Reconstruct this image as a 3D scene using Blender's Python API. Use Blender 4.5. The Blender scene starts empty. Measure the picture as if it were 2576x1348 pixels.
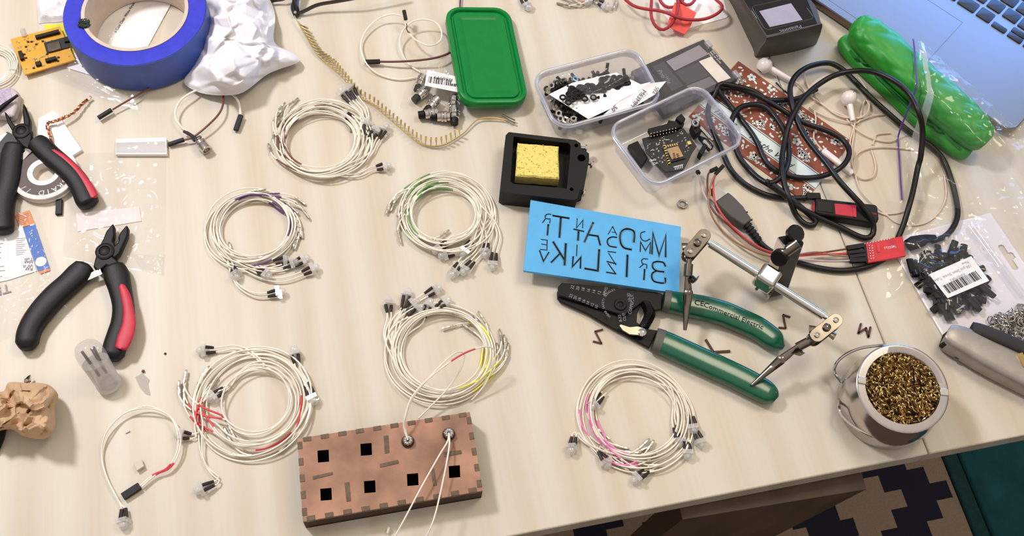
import bpy, bmesh, math, random
from mathutils import Vector, Matrix, noise
R = random.Random(7)
C = bpy.context.scene.collection
sc = bpy.context.scene
# ---------------------------------------------------------------- camera
F = 2511.0; TZ = 0.74; HC = 0.72
th, ro = math.radians(27.34), math.radians(-9.13)
down = Vector((math.sin(ro)*math.tan(th), -math.cos(ro)*math.tan(th), -1)).normalized()
X_ = Vector((math.cos(ro), math.sin(ro), 0)); Z_ = -down; Y_ = Z_.cross(X_)
RM = Matrix((X_, Y_, Z_))
cam = bpy.data.cameras.new('camera'); camo = bpy.data.objects.new('camera', cam); C.objects.link(camo)
cam.sensor_fit = 'HORIZONTAL'; cam.sensor_width = 36; cam.lens = F/2576*36; cam.clip_start = 0.01
M4 = RM.to_4x4(); M4.translation = (0, 0, TZ+HC); camo.matrix_world = M4
sc.camera = camo
sc.view_settings.view_transform = 'Standard'; sc.view_settings.look = 'None'
sc.view_settings.gamma = 1; sc.view_settings.exposure = -0.08
sc.cycles.transparent_max_bounces = 24; sc.cycles.max_bounces = 8
sc.cycles.caustics_reflective = False; sc.cycles.caustics_refractive = False
# ---------------------------------------------------------------- world and lamps
w = bpy.data.worlds.new('room_light'); sc.world = w; w.use_nodes = True
nt = w.node_tree; bg = nt.nodes['Background']
tc = nt.nodes.new('ShaderNodeTexCoord'); sp = nt.nodes.new('ShaderNodeSeparateXYZ'); rp = nt.nodes.new('ShaderNodeValToRGB')
nt.links.new(tc.outputs['Generated'], sp.inputs[0]); nt.links.new(sp.outputs['Z'], rp.inputs[0]); nt.links.new(rp.outputs[0], bg.inputs[0])
rp.color_ramp.elements[0].position = 0.0; rp.color_ramp.elements[0].color = (.13, .11, .095, 1)
rp.color_ramp.elements[1].position = 1.0; rp.color_ramp.elements[1].color = (1.15, 1.05, .95, 1)
bg.inputs['Strength'].default_value = 0.72
def area(name, loc, look, size, power, col):
    l = bpy.data.lights.new(name, 'AREA'); l.shape = 'DISK'; l.size = size; l.energy = power; l.color = col
    o = bpy.data.objects.new(name, l); C.objects.link(o); o.location = loc
    o.rotation_euler = (Vector(look)-Vector(loc)).to_track_quat('-Z', 'Y').to_euler(); return o
area('key_lamp', (-.84, .70, TZ+1.18), (0, .42, TZ), .20, 14.2, (.96, .94, .97))
area('ceiling_lamp', (.50, .95, TZ+1.50), (.1, .5, TZ), .5, 7.6, (1.0, .88, .66))
# ---------------------------------------------------------------- pixel of the photograph -> point at a height above the table top
def V(x, y, h=0.0):
    d = Vector(((x-1288)/F, -(y-674)/F, -1.0)); d = RM @ d
    t = (HC-h/1000.0)/(-d.z); return Vector((d.x*t, d.y*t, TZ+h/1000.0))
def MPP(x, y): return (V(x+1, y)-V(x, y)).length
mm = 0.001
# ---------------------------------------------------------------- materials
def lin(c):
    f = lambda u: u/12.92 if u <= .04045 else ((u+.055)/1.055)**2.4
    return tuple(f(v/255.0) for v in c)+(1.0,)
MATS = {}
def mat(name, rgb, rough=.5, metal=0.0, var=.06, scale=120.0, bump=0.0, bscale=None, coat=0.0, spec=.5):
    m = bpy.data.materials.new(name); m.use_nodes = True; n = m.node_tree; b = n.nodes['Principled BSDF']
    tcn = n.nodes.new('ShaderNodeTexCoord'); ns = n.nodes.new('ShaderNodeTexNoise'); ns.inputs['Scale'].default_value = scale; ns.inputs['Detail'].default_value = 4
    r = n.nodes.new('ShaderNodeValToRGB'); c = lin(rgb)
    r.color_ramp.elements[0].position = .3; r.color_ramp.elements[1].position = .7
    r.color_ramp.elements[0].color = tuple(max(0, v*(1-var)) for v in c[:3])+(1,)
    r.color_ramp.elements[1].color = tuple(min(1, v*(1+var)) for v in c[:3])+(1,)
    n.links.new(tcn.outputs['Object'], ns.inputs['Vector']); n.links.new(ns.outputs['Fac'], r.inputs[0]); n.links.new(r.outputs[0], b.inputs['Base Color'])
    b.inputs['Roughness'].default_value = rough; b.inputs['Metallic'].default_value = metal
    b.inputs['Coat Weight'].default_value = coat; b.inputs['Coat Roughness'].default_value = .1; b.inputs['Specular IOR Level'].default_value = spec
    if bump:
        n2 = n.nodes.new('ShaderNodeTexNoise'); n2.inputs['Scale'].default_value = bscale or scale*3; n2.inputs['Detail'].default_value = 3
        bp = n.nodes.new('ShaderNodeBump'); bp.inputs['Strength'].default_value = bump; bp.inputs['Distance'].default_value = .001
        n.links.new(tcn.outputs['Object'], n2.inputs['Vector']); n.links.new(n2.outputs['Fac'], bp.inputs['Height']); n.links.new(bp.outputs[0], b.inputs['Normal'])
    MATS[name] = m; return m
def clear(name, transp, rgb, gloss, rough=.08, bump=0.0, bscale=90, tint=(255, 255, 255), thru=.35):
    """thin or small clear plastic: see-through + a little milky body + sheen"""
    m = bpy.data.materials.new(name); m.use_nodes = True; n = m.node_tree; n.nodes.clear()
    out = n.nodes.new('ShaderNodeOutputMaterial'); tr = n.nodes.new('ShaderNodeBsdfTransparent'); tr.inputs[0].default_value = lin(tint)
    di = n.nodes.new('ShaderNodeBsdfDiffuse'); tl = n.nodes.new('ShaderNodeBsdfTranslucent'); gl = n.nodes.new('ShaderNodeBsdfGlossy')
    ns = n.nodes.new('ShaderNodeTexNoise'); tcn = n.nodes.new('ShaderNodeTexCoord'); ns.inputs['Scale'].default_value = bscale; ns.inputs['Detail'].default_value = 3
    n.links.new(tcn.outputs['Object'], ns.inputs['Vector'])
    for q in (di, tl): q.inputs[0].default_value = lin(rgb)
    gl.inputs['Roughness'].default_value = rough
    m1 = n.nodes.new('ShaderNodeMixShader'); m1.inputs[0].default_value = thru; n.links.new(di.outputs[0], m1.inputs[1]); n.links.new(tl.outputs[0], m1.inputs[2])
    m2 = n.nodes.new('ShaderNodeMixShader'); m2.inputs[0].default_value = gloss; n.links.new(m1.outputs[0], m2.inputs[1]); n.links.new(gl.outputs[0], m2.inputs[2])
    m3 = n.nodes.new('ShaderNodeMixShader'); m3.inputs[0].default_value = transp; n.links.new(m2.outputs[0], m3.inputs[1]); n.links.new(tr.outputs[0], m3.inputs[2])
    n.links.new(m3.outputs[0], out.inputs[0])
    if bump:
        bp = n.nodes.new('ShaderNodeBump'); bp.inputs['Strength'].default_value = bump; bp.inputs['Distance'].default_value = .002
        n.links.new(ns.outputs['Fac'], bp.inputs['Height'])
        for q in (di, gl): n.links.new(bp.outputs[0], q.inputs['Normal'])
    MATS[name] = m; return m
def wood(name, c1, c2, ang, rough=.42):
    m = bpy.data.materials.new(name); m.use_nodes = True; n = m.node_tree; b = n.nodes['Principled BSDF']
    tcn = n.nodes.new('ShaderNodeTexCoord'); mp = n.nodes.new('ShaderNodeMapping'); mp.inputs['Rotation'].default_value = (0, 0, -ang)
    mp2 = n.nodes.new('ShaderNodeMapping'); mp2.inputs['Scale'].default_value = (26, 2.2, 2)
    n1 = n.nodes.new('ShaderNodeTexNoise'); n1.inputs['Scale'].default_value = 1.0; n1.inputs['Detail'].default_value = 5; n1.inputs['Distortion'].default_value = .6
    mp3 = n.nodes.new('ShaderNodeMapping'); mp3.inputs['Scale'].default_value = (320, 9, 9)
    n2 = n.nodes.new('ShaderNodeTexNoise'); n2.inputs['Detail'].default_value = 3; n2.inputs['Scale'].default_value = 1.0
    mp4 = n.nodes.new('ShaderNodeMapping'); mp4.inputs['Scale'].default_value = (5.5, 1.0, 1)
    wv = n.nodes.new('ShaderNodeTexWave'); wv.inputs['Scale'].default_value = 1.6; wv.inputs['Distortion'].default_value = 9; wv.inputs['Detail'].default_value = 2; wv.inputs['Detail Scale'].default_value = .8
    n.links.new(tcn.outputs['Object'], mp.inputs[0])
    for q, t in ((mp2, n1), (mp3, n2), (mp4, wv)): n.links.new(mp.outputs[0], q.inputs[0]); n.links.new(q.outputs[0], t.inputs['Vector'])
    a1 = n.nodes.new('ShaderNodeMath'); a1.operation = 'MULTIPLY_ADD'; a1.inputs[1].default_value = .55
    a2 = n.nodes.new('ShaderNodeMath'); a2.operation = 'MULTIPLY_ADD'; a2.inputs[1].default_value = .22
    a3 = n.nodes.new('ShaderNodeMath'); a3.operation = 'MULTIPLY_ADD'; a3.inputs[1].default_value = .20; a3.inputs[2].default_value = 0
    n.links.new(wv.outputs['Fac'], a3.inputs[0]); n.links.new(n2.outputs['Fac'], a2.inputs[0]); n.links.new(a3.outputs[0], a2.inputs[2])
    n.links.new(n1.outputs['Fac'], a1.inputs[0]); n.links.new(a2.outputs[0], a1.inputs[2])
    r = n.nodes.new('ShaderNodeValToRGB'); r.color_ramp.elements[0].position = .25; r.color_ramp.elements[1].position = .72
    r.color_ramp.elements[0].color = lin(c2); r.color_ramp.elements[1].color = lin(c1)
    n.links.new(a1.outputs[0], r.inputs[0]); n.links.new(r.outputs[0], b.inputs['Base Color'])
    b.inputs['Roughness'].default_value = rough; b.inputs['Specular IOR Level'].default_value = .35
    MATS[name] = m; return m
# ---------------------------------------------------------------- mesh builder
class MB:
    def __init__(s): s.v = []; s.f = []; s.m = []; s.mi = 0
    def add(s, vs, fs):
        o = len(s.v); s.v += [Vector(p) for p in vs]
        for f in fs: s.f.append(tuple(i+o for i in f)); s.m.append(s.mi)
        return s
    def prism(s, bot, top):
        n = len(bot); fs = [tuple(range(n-1, -1, -1)), tuple(range(n, 2*n))]
        fs += [(i, (i+1) % n, n+(i+1) % n, n+i) for i in range(n)]
        if sum(a.x*b.y-b.x*a.y for a, b in zip(bot, bot[1:]+bot[:1])) < 0: fs = [tuple(reversed(f)) for f in fs]
        return s.add(list(bot)+list(top), fs)
    def poly(s, px, h0, h1, hp=None):
        """outline given in photo pixels at height hp (default top), straight sides from h0 to h1 (mm)"""
        P = [V(x, y, h1 if hp is None else hp) for x, y in px]
        return s.prism([Vector((p.x, p.y, TZ+h0*mm)) for p in P], [Vector((p.x, p.y, TZ+h1*mm)) for p in P])
    def box(s, c, ex, ey, ez):
        c, ex, ey, ez = map(Vector, (c, ex, ey, ez)); b = [c-ex-ey-ez, c+ex-ey-ez, c+ex+ey-ez, c-ex+ey-ez]; t = [p+2*ez for p in b]
        fs = [(3, 2, 1, 0), (4, 5, 6, 7), (0, 1, 5, 4), (1, 2, 6, 5), (2, 3, 7, 6), (3, 0, 4, 7)]
        if ex.cross(ey).dot(ez) < 0: fs = [tuple(reversed(f)) for f in fs]
        return s.add(b+t, fs)
    def rings(s, rs, cap0=True, cap1=True, closed=False):
        n = len(rs[0]); o = len(s.v); fs = []; k = len(rs)
        for j in range(k if closed else k-1):
            a, b = j*n, ((j+1) % k)*n
            fs += [(a+i, a+(i+1) % n, b+(i+1) % n, b+i) for i in range(n)]
        if not closed:
            if cap0: fs.append(tuple(range(n-1, -1, -1)))
            if cap1: fs.append(tuple((k-1)*n+i for i in range(n)))
        return s.add([p for r in rs for p in r], fs)
    def tube(s, pts, r, n=6, caps=True, up=None):
        pts = [Vector(p) for p in pts]; k = len(pts); rs = []
        rad = r if isinstance(r, (list, tuple)) else [r]*k
        t0 = (pts[1]-pts[0]).normalized(); ref = Vector(up) if up else (Vector((0, 0, 1)) if abs(t0.z) < .9 else Vector((1, 0, 0)))
        u = (ref-t0*ref.dot(t0)).normalized()
        for i, p in enumerate(pts):
            t = (pts[min(i+1, k-1)]-pts[max(i-1, 0)])
            t = t.normalized() if t.length > 1e-9 else t0
            u = u-t*u.dot(t); u = u.normalized() if u.length > 1e-6 else t.orthogonal().normalized(); w_ = t.cross(u)
            rr = rad[i]; ru, rw = rr if isinstance(rr, tuple) else (rr, rr)
            rs.append([p+u*(ru*math.sin(2*math.pi*q/n))+w_*(rw*math.cos(2*math.pi*q/n)) for q in range(n)])
        rs = [list(reversed(x)) for x in rs]
        return s.rings(rs, caps, caps)
    def loft(s, pts, hw, hh, n=14, pw=3.2):
        """horizontal path, rounded-rectangle section: half widths hw, half heights hh (m)"""
        k = len(pts); rs = []
        for i, p in enumerate(pts):
            t = pts[min(i+1, k-1)]-pts[max(i-1, 0)]; t.z *= .6; t.normalize(); sd = Vector((-t.y, t.x, 0)).normalized(); up = t.cross(sd)*-1
            if up.z < 0: up = -up
            ring = []
            for q in range(n):
                a = 2*math.pi*q/n; ca, sa = math.cos(a), math.sin(a)
                ring.append(p+sd*(hw[i]*math.copysign(abs(ca)**(2/pw), ca))+up*(hh[i]*math.copysign(abs(sa)**(2/pw), sa)))
            rs.append(ring)
        return s.rings([list(reversed(x)) for x in rs])
    def lathe(s, c, ax, prof, n=32, caps=(True, True)):
        c = Vector(c); ax = Vector(ax).normalized(); u = ax.orthogonal().normalized(); w_ = ax.cross(u)
        rs = [[c+ax*z+(u*math.cos(2*math.pi*q/n)+w_*math.sin(2*math.pi*q/n))*r for q in range(n)] for r, z in prof]
        return s.rings(rs, *caps)
    def torus(s, c, ax, Rr, r, n=24, k=8):
        c = Vector(c); ax = Vector(ax).normalized(); u = ax.orthogonal().normalized(); w_ = ax.cross(u); rs = []
        for q in range(n):
            a = 2*math.pi*q/n; d = u*math.cos(a)+w_*math.sin(a)
            rs.append([c+d*(Rr+r*math.cos(2*math.pi*j/k))+ax*(r*math.sin(2*math.pi*j/k)) for j in range(k)])
        return s.rings(rs, closed=True)
    def grid(s, fn, nu, nv, skip=None):
        vs = [fn(i/nu, j/nv) for j in range(nv+1) for i in range(nu+1)]; fs = []
        for j in range(nv):
            for i in range(nu):
                if skip and skip((i+.5)/nu, (j+.5)/nv): continue
                a = j*(nu+1)+i; fs.append((a, a+1, a+nu+2, a+nu+1))
        return s.add(vs, fs)
def cr(pts, sub=8, closed=False):
    """Catmull-Rom through points"""
    P = [Vector(p) for p in pts]; n = len(P); out = []
    for i in range(n if closed else n-1):
        g = (lambda k: P[k % n]) if closed else (lambda k: P[min(max(k, 0), n-1)])
        a, b, c, d = g(i-1), g(i), g(i+1), g(i+2)
        for q in range(sub):
            t = q/sub; out.append(.5*((2*b)+(c-a)*t+(2*a-5*b+4*c-d)*t*t+(3*b-a-3*c+d)*t**3))
    if not closed: out.append(P[-1])
    return out
def pxs(l, h=0.0): return [V(p[0], p[1], p[2] if len(p) > 2 else h) for p in l]
def zz(l, ox, oy, s, h=None): return [(ox+p[0]/s, oy+p[1]/s)+((h,) if h is not None else tuple(p[2:])) for p in l]
def mkmesh(name, mb, mats, loc=Vector((0, 0, 0)), smooth=40, bevel=0, bseg=2, sub=0):
    me = bpy.data.meshes.new(name); me.from_pydata([v-loc for v in mb.v], [], mb.f)
    if not isinstance(mats, (list, tuple)): mats = [mats]
    if len(mats) == 1 and any(mb.m): mats = list(mats)+['film_back']
    for m in mats: me.materials.append(MATS[m])
    if len(mats) > 1: me.polygons.foreach_set('material_index', mb.m)
    if smooth:
        me.polygons.foreach_set('use_smooth', [True]*len(me.polygons))
        if smooth < 180: me.set_sharp_from_angle(angle=math.radians(smooth))
    me.update(); o = bpy.data.objects.new(name, me); C.objects.link(o); o.location = loc
    if bevel:
        b = o.modifiers.new('bevel', 'BEVEL'); b.width = bevel; b.segments = bseg; b.limit_method = 'ANGLE'; b.angle_limit = math.radians(35)
    if sub:
        b = o.modifiers.new('subd', 'SUBSURF'); b.levels = b.render_levels = sub
    return o
class T:
    """a thing: an Empty at its base, parts are its children"""
    def __init__(s, name, label, cat, loc, group=None):
        s.o = bpy.data.objects.new(name, None); C.objects.link(s.o); s.o.empty_display_size = .01
        s.loc = Vector(loc); s.o.location = s.loc; s.o['label'] = label; s.o['category'] = cat
        if group: s.o['group'] = group
    def part(s, name, mb, m, parent=None, label=None, kind=None, **k):
        o = mkmesh(name, mb, m, s.loc, **k); o.location = (0, 0, 0); o.parent = parent or s.o
        if label: o['label'] = label
        if kind: o['kind'] = kind
        return o
def solo(name, label, cat, mb, m, loc, group=None, kind=None, **k):
    o = mkmesh(name, mb, m, Vector(loc), **k)
    if kind == 'structure': o['kind'] = kind; return o
    o['label'] = label; o['category'] = cat
    if group: o['group'] = group
    if kind: o['kind'] = kind
    return o
def cut(o, mb, m):
    """cut the holes in a part and keep the result as its own mesh"""
    k = mkmesh('cutter', mb, m, Vector((0, 0, 0)), smooth=0)
    md = o.modifiers.new('cut', 'BOOLEAN'); md.operation = 'DIFFERENCE'; md.object = k; md.solver = 'EXACT'; md.material_mode = 'TRANSFER'
    bpy.context.view_layer.update(); dg = bpy.context.evaluated_depsgraph_get()
    me = bpy.data.meshes.new_from_object(o.evaluated_get(dg)); o.modifiers.clear(); o.data = me
    me.set_sharp_from_angle(angle=math.radians(30))
    bpy.data.objects.remove(k)
def text(t, s, a, b, size, h, m, parent=None, name='lettering', mirror=False, ext=.00006, n=None, align='LEFT', label=None, font_shear=0):
    """lettering lying on a surface: baseline from pixel a towards pixel b (both at height h)"""
    cu = bpy.data.curves.new('txt', 'FONT'); cu.body = s; cu.size = size; cu.extrude = ext; cu.align_x = align; cu.resolution_u = 2; cu.shear = font_shear
    o = bpy.data.objects.new('txt', cu); C.objects.link(o); bpy.context.view_layer.update()
    me = bpy.data.meshes.new_from_object(o.evaluated_get(bpy.context.evaluated_depsgraph_get())); bpy.data.objects.remove(o); bpy.data.curves.remove(cu)
    A = V(a[0], a[1], a[2] if len(a) > 2 else h); B = V(b[0], b[1], b[2] if len(b) > 2 else h); x = (B-A).normalized(); z = Vector(n) if n else Vector((0, 0, 1))
    z = (z-x*z.dot(x)).normalized(); y = z.cross(x)
    if mirror: x = -x
    o = bpy.data.objects.new(name, me); C.objects.link(o); me.materials.clear(); me.materials.append(MATS[m])
    for v in me.vertices: v.co = A+x*v.co.x+y*v.co.y+z*(v.co.z+ext)-t.loc
    o.parent = parent or t.o
    if label: o['label'] = label
    return o
def N(p, f, seed=0): return noise.noise(Vector(p)*f+Vector((seed*7.3, seed*3.1, seed)))
# ---------------------------------------------------------------- material list
TA = math.radians(19.94); AX = Vector((math.cos(TA), math.sin(TA), 0)); AY = Vector((-math.sin(TA), math.cos(TA), 0)); UP = Vector((0, 0, 1))
wood('birch', (216, 209, 196), (201, 187, 166), TA)
wood('birch_edge', (206, 170, 128), (176, 138, 98), TA+1.57)
wood('panel_wood', (92, 74, 58), (74, 57, 45), TA)
mat('white_wire', (240, 232, 218), .45, var=.02); mat('sleeve', (40, 28, 26), .55); mat('crimp', (214, 206, 190), .3, 1.0, var=.15, scale=900)
mat('gold_pin', (226, 200, 130), .3, 1.0); mat('chrome', (214, 208, 204), .14, 1.0, var=.03); mat('steel', (128, 119, 110), .22, 1.0, var=.15)
mat('black_plastic', (15, 15, 14), .5, bump=.05, bscale=900, spec=.3); mat('black_gloss', (14, 15, 18), .12); mat('black_metal', (16, 14, 14), .5, 0, spec=.25)
mat('rubber_black', (20, 19, 19), .5, bump=.12, bscale=1500, spec=.35); mat('red_grip', (196, 38, 62), .5); mat('stripper_green', (0, 88, 60), .25, coat=.3)
mat('cuff_grey', (84, 82, 74), .5); mat('lid_green', (0, 124, 52), .32, spec=.4); mat('tool_green', (40, 146, 42), .45, var=.05, scale=60); mat('tool_dark', (26, 120, 44), .5)
mat('tape_top', (46, 52, 196), .7, var=.12, scale=160, bump=.2, bscale=900); mat('tape_side', (58, 82, 158), .45, var=.34, scale=22)
mat('cardboard', (206, 190, 176), .8, var=.08); mat('lint', (52, 66, 58), 1.0); mat('paper', (244, 240, 240), .75, var=.01)
mat('paper_dull', (232, 224, 222), 1.0, spec=0); mat('tissue', (234, 231, 235), .9, var=.02, bump=.15, bscale=2500); mat('kraft', (204, 170, 134), .85, var=.08, scale=60); mat('ink', (52, 46, 52), .7); mat('ink_pale', (150, 146, 156), .7)
mat('mdf', (164, 124, 102), .8, var=.34, scale=38, bump=.1); mat('burnt', (70, 48, 36), .75, var=.2); mat('burnt_glossy', (104, 84, 66), .3, var=.25, scale=300); mat('near_black', (26, 17, 14), .9)
mat('blue_paint', (86, 172, 226), .6, var=.06, scale=70); mat('slot_black', (20, 16, 26), .6)
mat('sponge', (232, 212, 118), .95, var=.10, scale=500, bump=.6, bscale=900); mat('pore', (158, 132, 62), 1.0)
mat('pcb_black', (20, 18, 22), .35); mat('pcb_yellow', (222, 160, 36), .4, var=.1); mat('pcb_red', (206, 30, 44), .35, var=.18, scale=120); mat('chip_gold', (168, 138, 104), .35, .5); mat('solder', (215, 212, 208), .22, 1.0)
mat('sticky_yellow', (214, 214, 62), .7); mat('lavender', (176, 162, 186), .6, var=.25, scale=400); mat('grey_rim', (196, 186, 186), .6)
mat('brown_wire', (116, 66, 54), .5); mat('maroon_wire', (96, 48, 50), .5); mat('red_wire', (206, 66, 58), .5); mat('tan_wire', (158, 116, 84), .5); mat('grey_wire', (196, 172, 166), .5)
for k_, c_ in dict(brown=(118, 72, 58), purple=(98, 62, 116), green=(110, 158, 90), yellow=(238, 232, 96), red=(212, 52, 62), pink=(238, 132, 190), salmon=(232, 120, 104)).items(): mat('mark_'+k_, c_, .5)
mat('cable_black', (17, 14, 14), .4, spec=.4); mat('cable_red', (168, 42, 50), .55, bump=.3, bscale=2500); mat('coral', (240, 92, 80), .65); mat('earphone', (240, 228, 226), .3, coat=.3); mat('earphone_wire', (222, 202, 186), .5)
mat('device_grey', (72, 66, 62), .5, bump=.08, bscale=1500); mat('lcd', (166, 160, 176), .2); mat('aluminium', (128, 136, 150), .42, .25, var=.01); mat('alu_edge', (112, 92, 76), .35, .7); mat('key', (18, 18, 26), .5)
mat('palette_black', (42, 38, 40), .3); mat('shadow_grey', (150, 142, 150), .6, .2); mat('shadow_dark', (66, 62, 66), .6); mat('shadow_mid', (112, 104, 112), .6); mat('shadow_white', (236, 224, 216), .6)
mat('card_brown', (138, 74, 54), .7); mat('card_white', (214, 226, 226), .7); mat('knife_grey', (164, 156, 150), .42, .55, var=.08); mat('knife_grip', (46, 42, 42), .7, bump=.4, bscale=1200)
mat('brass', (206, 178, 122), .2, 1.0); mat('tin_steel', (196, 188, 186), .17, 1.0, var=.04); mat('copper', (206, 138, 104), .3, 1.0); mat('spool_white', (238, 230, 226), .45); mat('spool_grey', (92, 80, 76), .6)
mat('orange_print', (228, 138, 82), .6); mat('blue_print', (20, 92, 184), .5); mat('purple_seal', (92, 62, 150), .5); mat('frame_black', (24, 20, 22), .25, coat=.3); mat('walnut_piece', (86, 48, 40), .7)
mat('rug_beige', (150, 128, 108), .95, var=.12, scale=600, bump=.5, bscale=900); mat('rug_navy', (22, 22, 42), .95, var=.2, scale=600, bump=.5, bscale=900); mat('rug_teal', (20, 76, 84), 1.0, var=.3, scale=25, bump=.6, bscale=400); mat('rug_teal_dark', (18, 62, 62), 1.0, var=.2, bump=.5, bscale=600)
mat('floor_dark', (92, 76, 62), .5, var=.2, scale=12)
clear('led_clear', .50, (255, 253, 250), .3, .08, thru=.25); clear('bag_clear', .94, (252, 248, 248), .65, .09, bump=.35, bscale=60); clear('bag_milky', .45, (250, 244, 248), .3, .2, bump=.2, bscale=60)
clear('bag_white', .06, (250, 244, 250), .1, .25, bump=.15, bscale=60, thru=.1); clear('film_back', .97, (250, 246, 248), 0, .5); clear('scorch', .86, (70, 66, 40), 0, .6); clear('tub_clear', .70, (228, 226, 240), .28, .12); clear('tub_rim', .42, (226, 224, 240), .35, .12); clear('scrap_film', .4, (222, 214, 208), .03, .5); clear('vial_clear', .36, (232, 226, 222), .25, .1); clear('lens_clear', .75, (230, 230, 235), .4, .05); clear('lid_clear', .90, (225, 225, 235), .6, .05); clear('bag_seal', .5, (250, 246, 250), .3, .15)
# ---------------------------------------------------------------- table, floor, rugs
def TP(a, b, z): return AX*a+AY*b+UP*z                      # table-aligned axes
e1, e2 = V(1290, 1348), V(2576, 1095); fb = (e1.dot(AY)+e2.dot(AY))/2
s1, s2 = V(2065, 466), V(2335, 1130); sa = (s1.dot(AX)+s2.dot(AX))/2
tb = T('wooden_table', 'pale birch table top with everything lying on it, front edge at lower right', 'table', TP(0, fb+.4, TZ-.02))
def slab(a0, a1, b0, b1, z0, z1): return MB().prism([TP(a0, b0, z0), TP(a1, b0, z0), TP(a1, b1, z0), TP(a0, b1, z0)], [TP(a0, b0, z1), TP(a1, b0, z1), TP(a1, b1, z1), TP(a0, b1, z1)])
for a0, a1 in ((-.85, sa-.0004), (sa+.0004, 1.05)):
    o = tb.part('table_leaf', slab(a0, a1, fb, fb+1.05, TZ-.020, TZ), 'birch', bevel=.0012)
dn = lambda p, h: V(p[0], p[1], h)
q0, q1, q2, q3 = dn((1709, 1273), -22), dn((2170, 1198), -22), dn((1720, 1443), -500), dn((1500, 1451), -500)
ext = lambda a, b: a+(b-a)*((TZ-.023)/.478)
lg = [q0, q1, ext(q1, q2), ext(q0, q3)]; nv = (q1-q0).cross(q3-q0).normalized()*.01
tb.part('panel_leg', MB().prism([p-nv for p in lg], [p+nv for p in lg]), 'panel_wood')
solo('floor', '', '', MB().prism([Vector((-3, -3, -.05)), Vector((3, -3, -.05)), Vector((3, 3, -.05)), Vector((-3, 3, -.05))], [Vector((-3, -3, 0)), Vector((3, -3, 0)), Vector((3, 3, 0)), Vector((-3, 3, 0))]), 'floor_dark', (0, 0, 0), kind='structure')
rg = (V(2375, 1158, -734).dot(AX)+V(2444, 1348, -734).dot(AX))/2; rt = (V(2415, 1158, -734).dot(AX)+V(2490, 1348, -734).dot(AX))/2
c0 = V(2300, 1247, -734); rb = c0.dot(AY); cw = abs((V(2342, 1240, -734)-V(2300, 1247, -734)).dot(AX))*1.0; ch = abs((V(2310, 1295, -734)-V(2300, 1250, -734)).dot(AY))
kr = T('patterned_rug', 'flat-woven rug with stepped navy and beige pattern on the floor under the table edge', 'rug', TP(rg-.5, rb, 0))
m_ = MB(); ny = 26; nx = 96; qw = cw/4
def navy(c, r):
    x = -(c+.5)/4.0
    x = -x
    for k in range(7):
        d = (2.2, 1.3, .35, 1.3, 2.35, 3.3)[(r-k) % 6]+5.8*k
        if d < x < d+2.75: return 1
    return 0
for r in range(-12, 14):
    for c in range(nx):
        a1 = rg-c*qw; a0 = a1-qw; b1 = rb+.5*ch-r*ch+ch; b0 = b1-ch; m_.mi = 1 if navy(c, r+25) else 0
        m_.add([TP(a0, b0, .006), TP(a1, b0, .006), TP(a1, b1, .006), TP(a0, b1, .006)], [(0, 1, 2, 3)])
kr.part('rug_field', m_, ['rug_beige', 'rug_navy'], smooth=0)
kr.part('rug_backing', slab(rg-nx*qw, rg, rb-13*ch, rb+14*ch, .001, .0055), 'rug_beige')
tr = T('teal_rug', 'plush teal rug with darker green border beside the patterned rug', 'rug', TP(rt+.3, rb, 0))
tr.part('pile', slab(rt, rt+.9, rb-.8, rb+.9, .001, .014), 'rug_teal', bevel=.004)
tr.part('border', slab(rg+.002, rt-.001, rb-.8, rb+.9, .001, .010), 'rug_teal_dark', bevel=.003)
# ---------------------------------------------------------------- LED leads: clear square LED, two sleeves, two white wires with colour marks and crimped tips
WR = .00064
def sm(t): t = min(1, max(0, t)); return t*t*(3-2*t)
def smooth_pts(p, it=2):
    for _ in range(it):
        p = [p[0]]+[(p[i-1]+p[i]*2+p[i+1])*.25 for i in range(1, len(p)-1)]+[p[-1]]
    return p
def resample(p, step):
    out = [p[0]]; acc = 0
    for a, b in zip(p, p[1:]):
        L = (b-a).length
        while acc+L >= step and L > 0:
            a = a+(b-a)*((step-acc)/L); L = (b-a).length; out.append(a); acc = 0
        acc += L
    if (out[-1]-p[-1]).length > step*.3: out.append(p[-1])
    return out
def split_end(p, ln):
    """cut the last ln metres off a path"""
    acc = 0; i = len(p)-1
    while i > 1 and acc < ln: acc += (p[i]-p[i-1]).length; i -= 1
    return p[:i+1], p[i:]
def crimp_mesh(tail):
    a, b = tail[0], tail[-1]; d = (b-a); m = MB()
    k = [a+d*t for t in (0, .22, .24, .42, .44, .55, .57, .94, 1)]
    m.tube(k, [(.0010, .0011), (.0010, .0011), (.0006, .0008), (.0006, .0008), (.0010, .0012), (.0010, .0012), (.0011, .0010), (.0011, .0010), (.0006, .0007)], n=6); return m
def led_mesh(c, d, roll):
    m = MB(); sd = Vector((-d.y, d.x, 0)).normalized(); up = sd.cross(d)*-1
    if up.z < 0: up = -up
    s2 = sd*math.cos(roll)+up*math.sin(roll); u2 = up*math.cos(roll)-sd*math.sin(roll)
    m.box(c, d*.0016, s2*.0040, u2*.0038)
    m.lathe(c+d*.0016, d, [(.0031, 0), (.0031, .0016), (.0026, .0030), (.0015, .0039), (.0002, .0042)], 12)
    return m, s2
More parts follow.
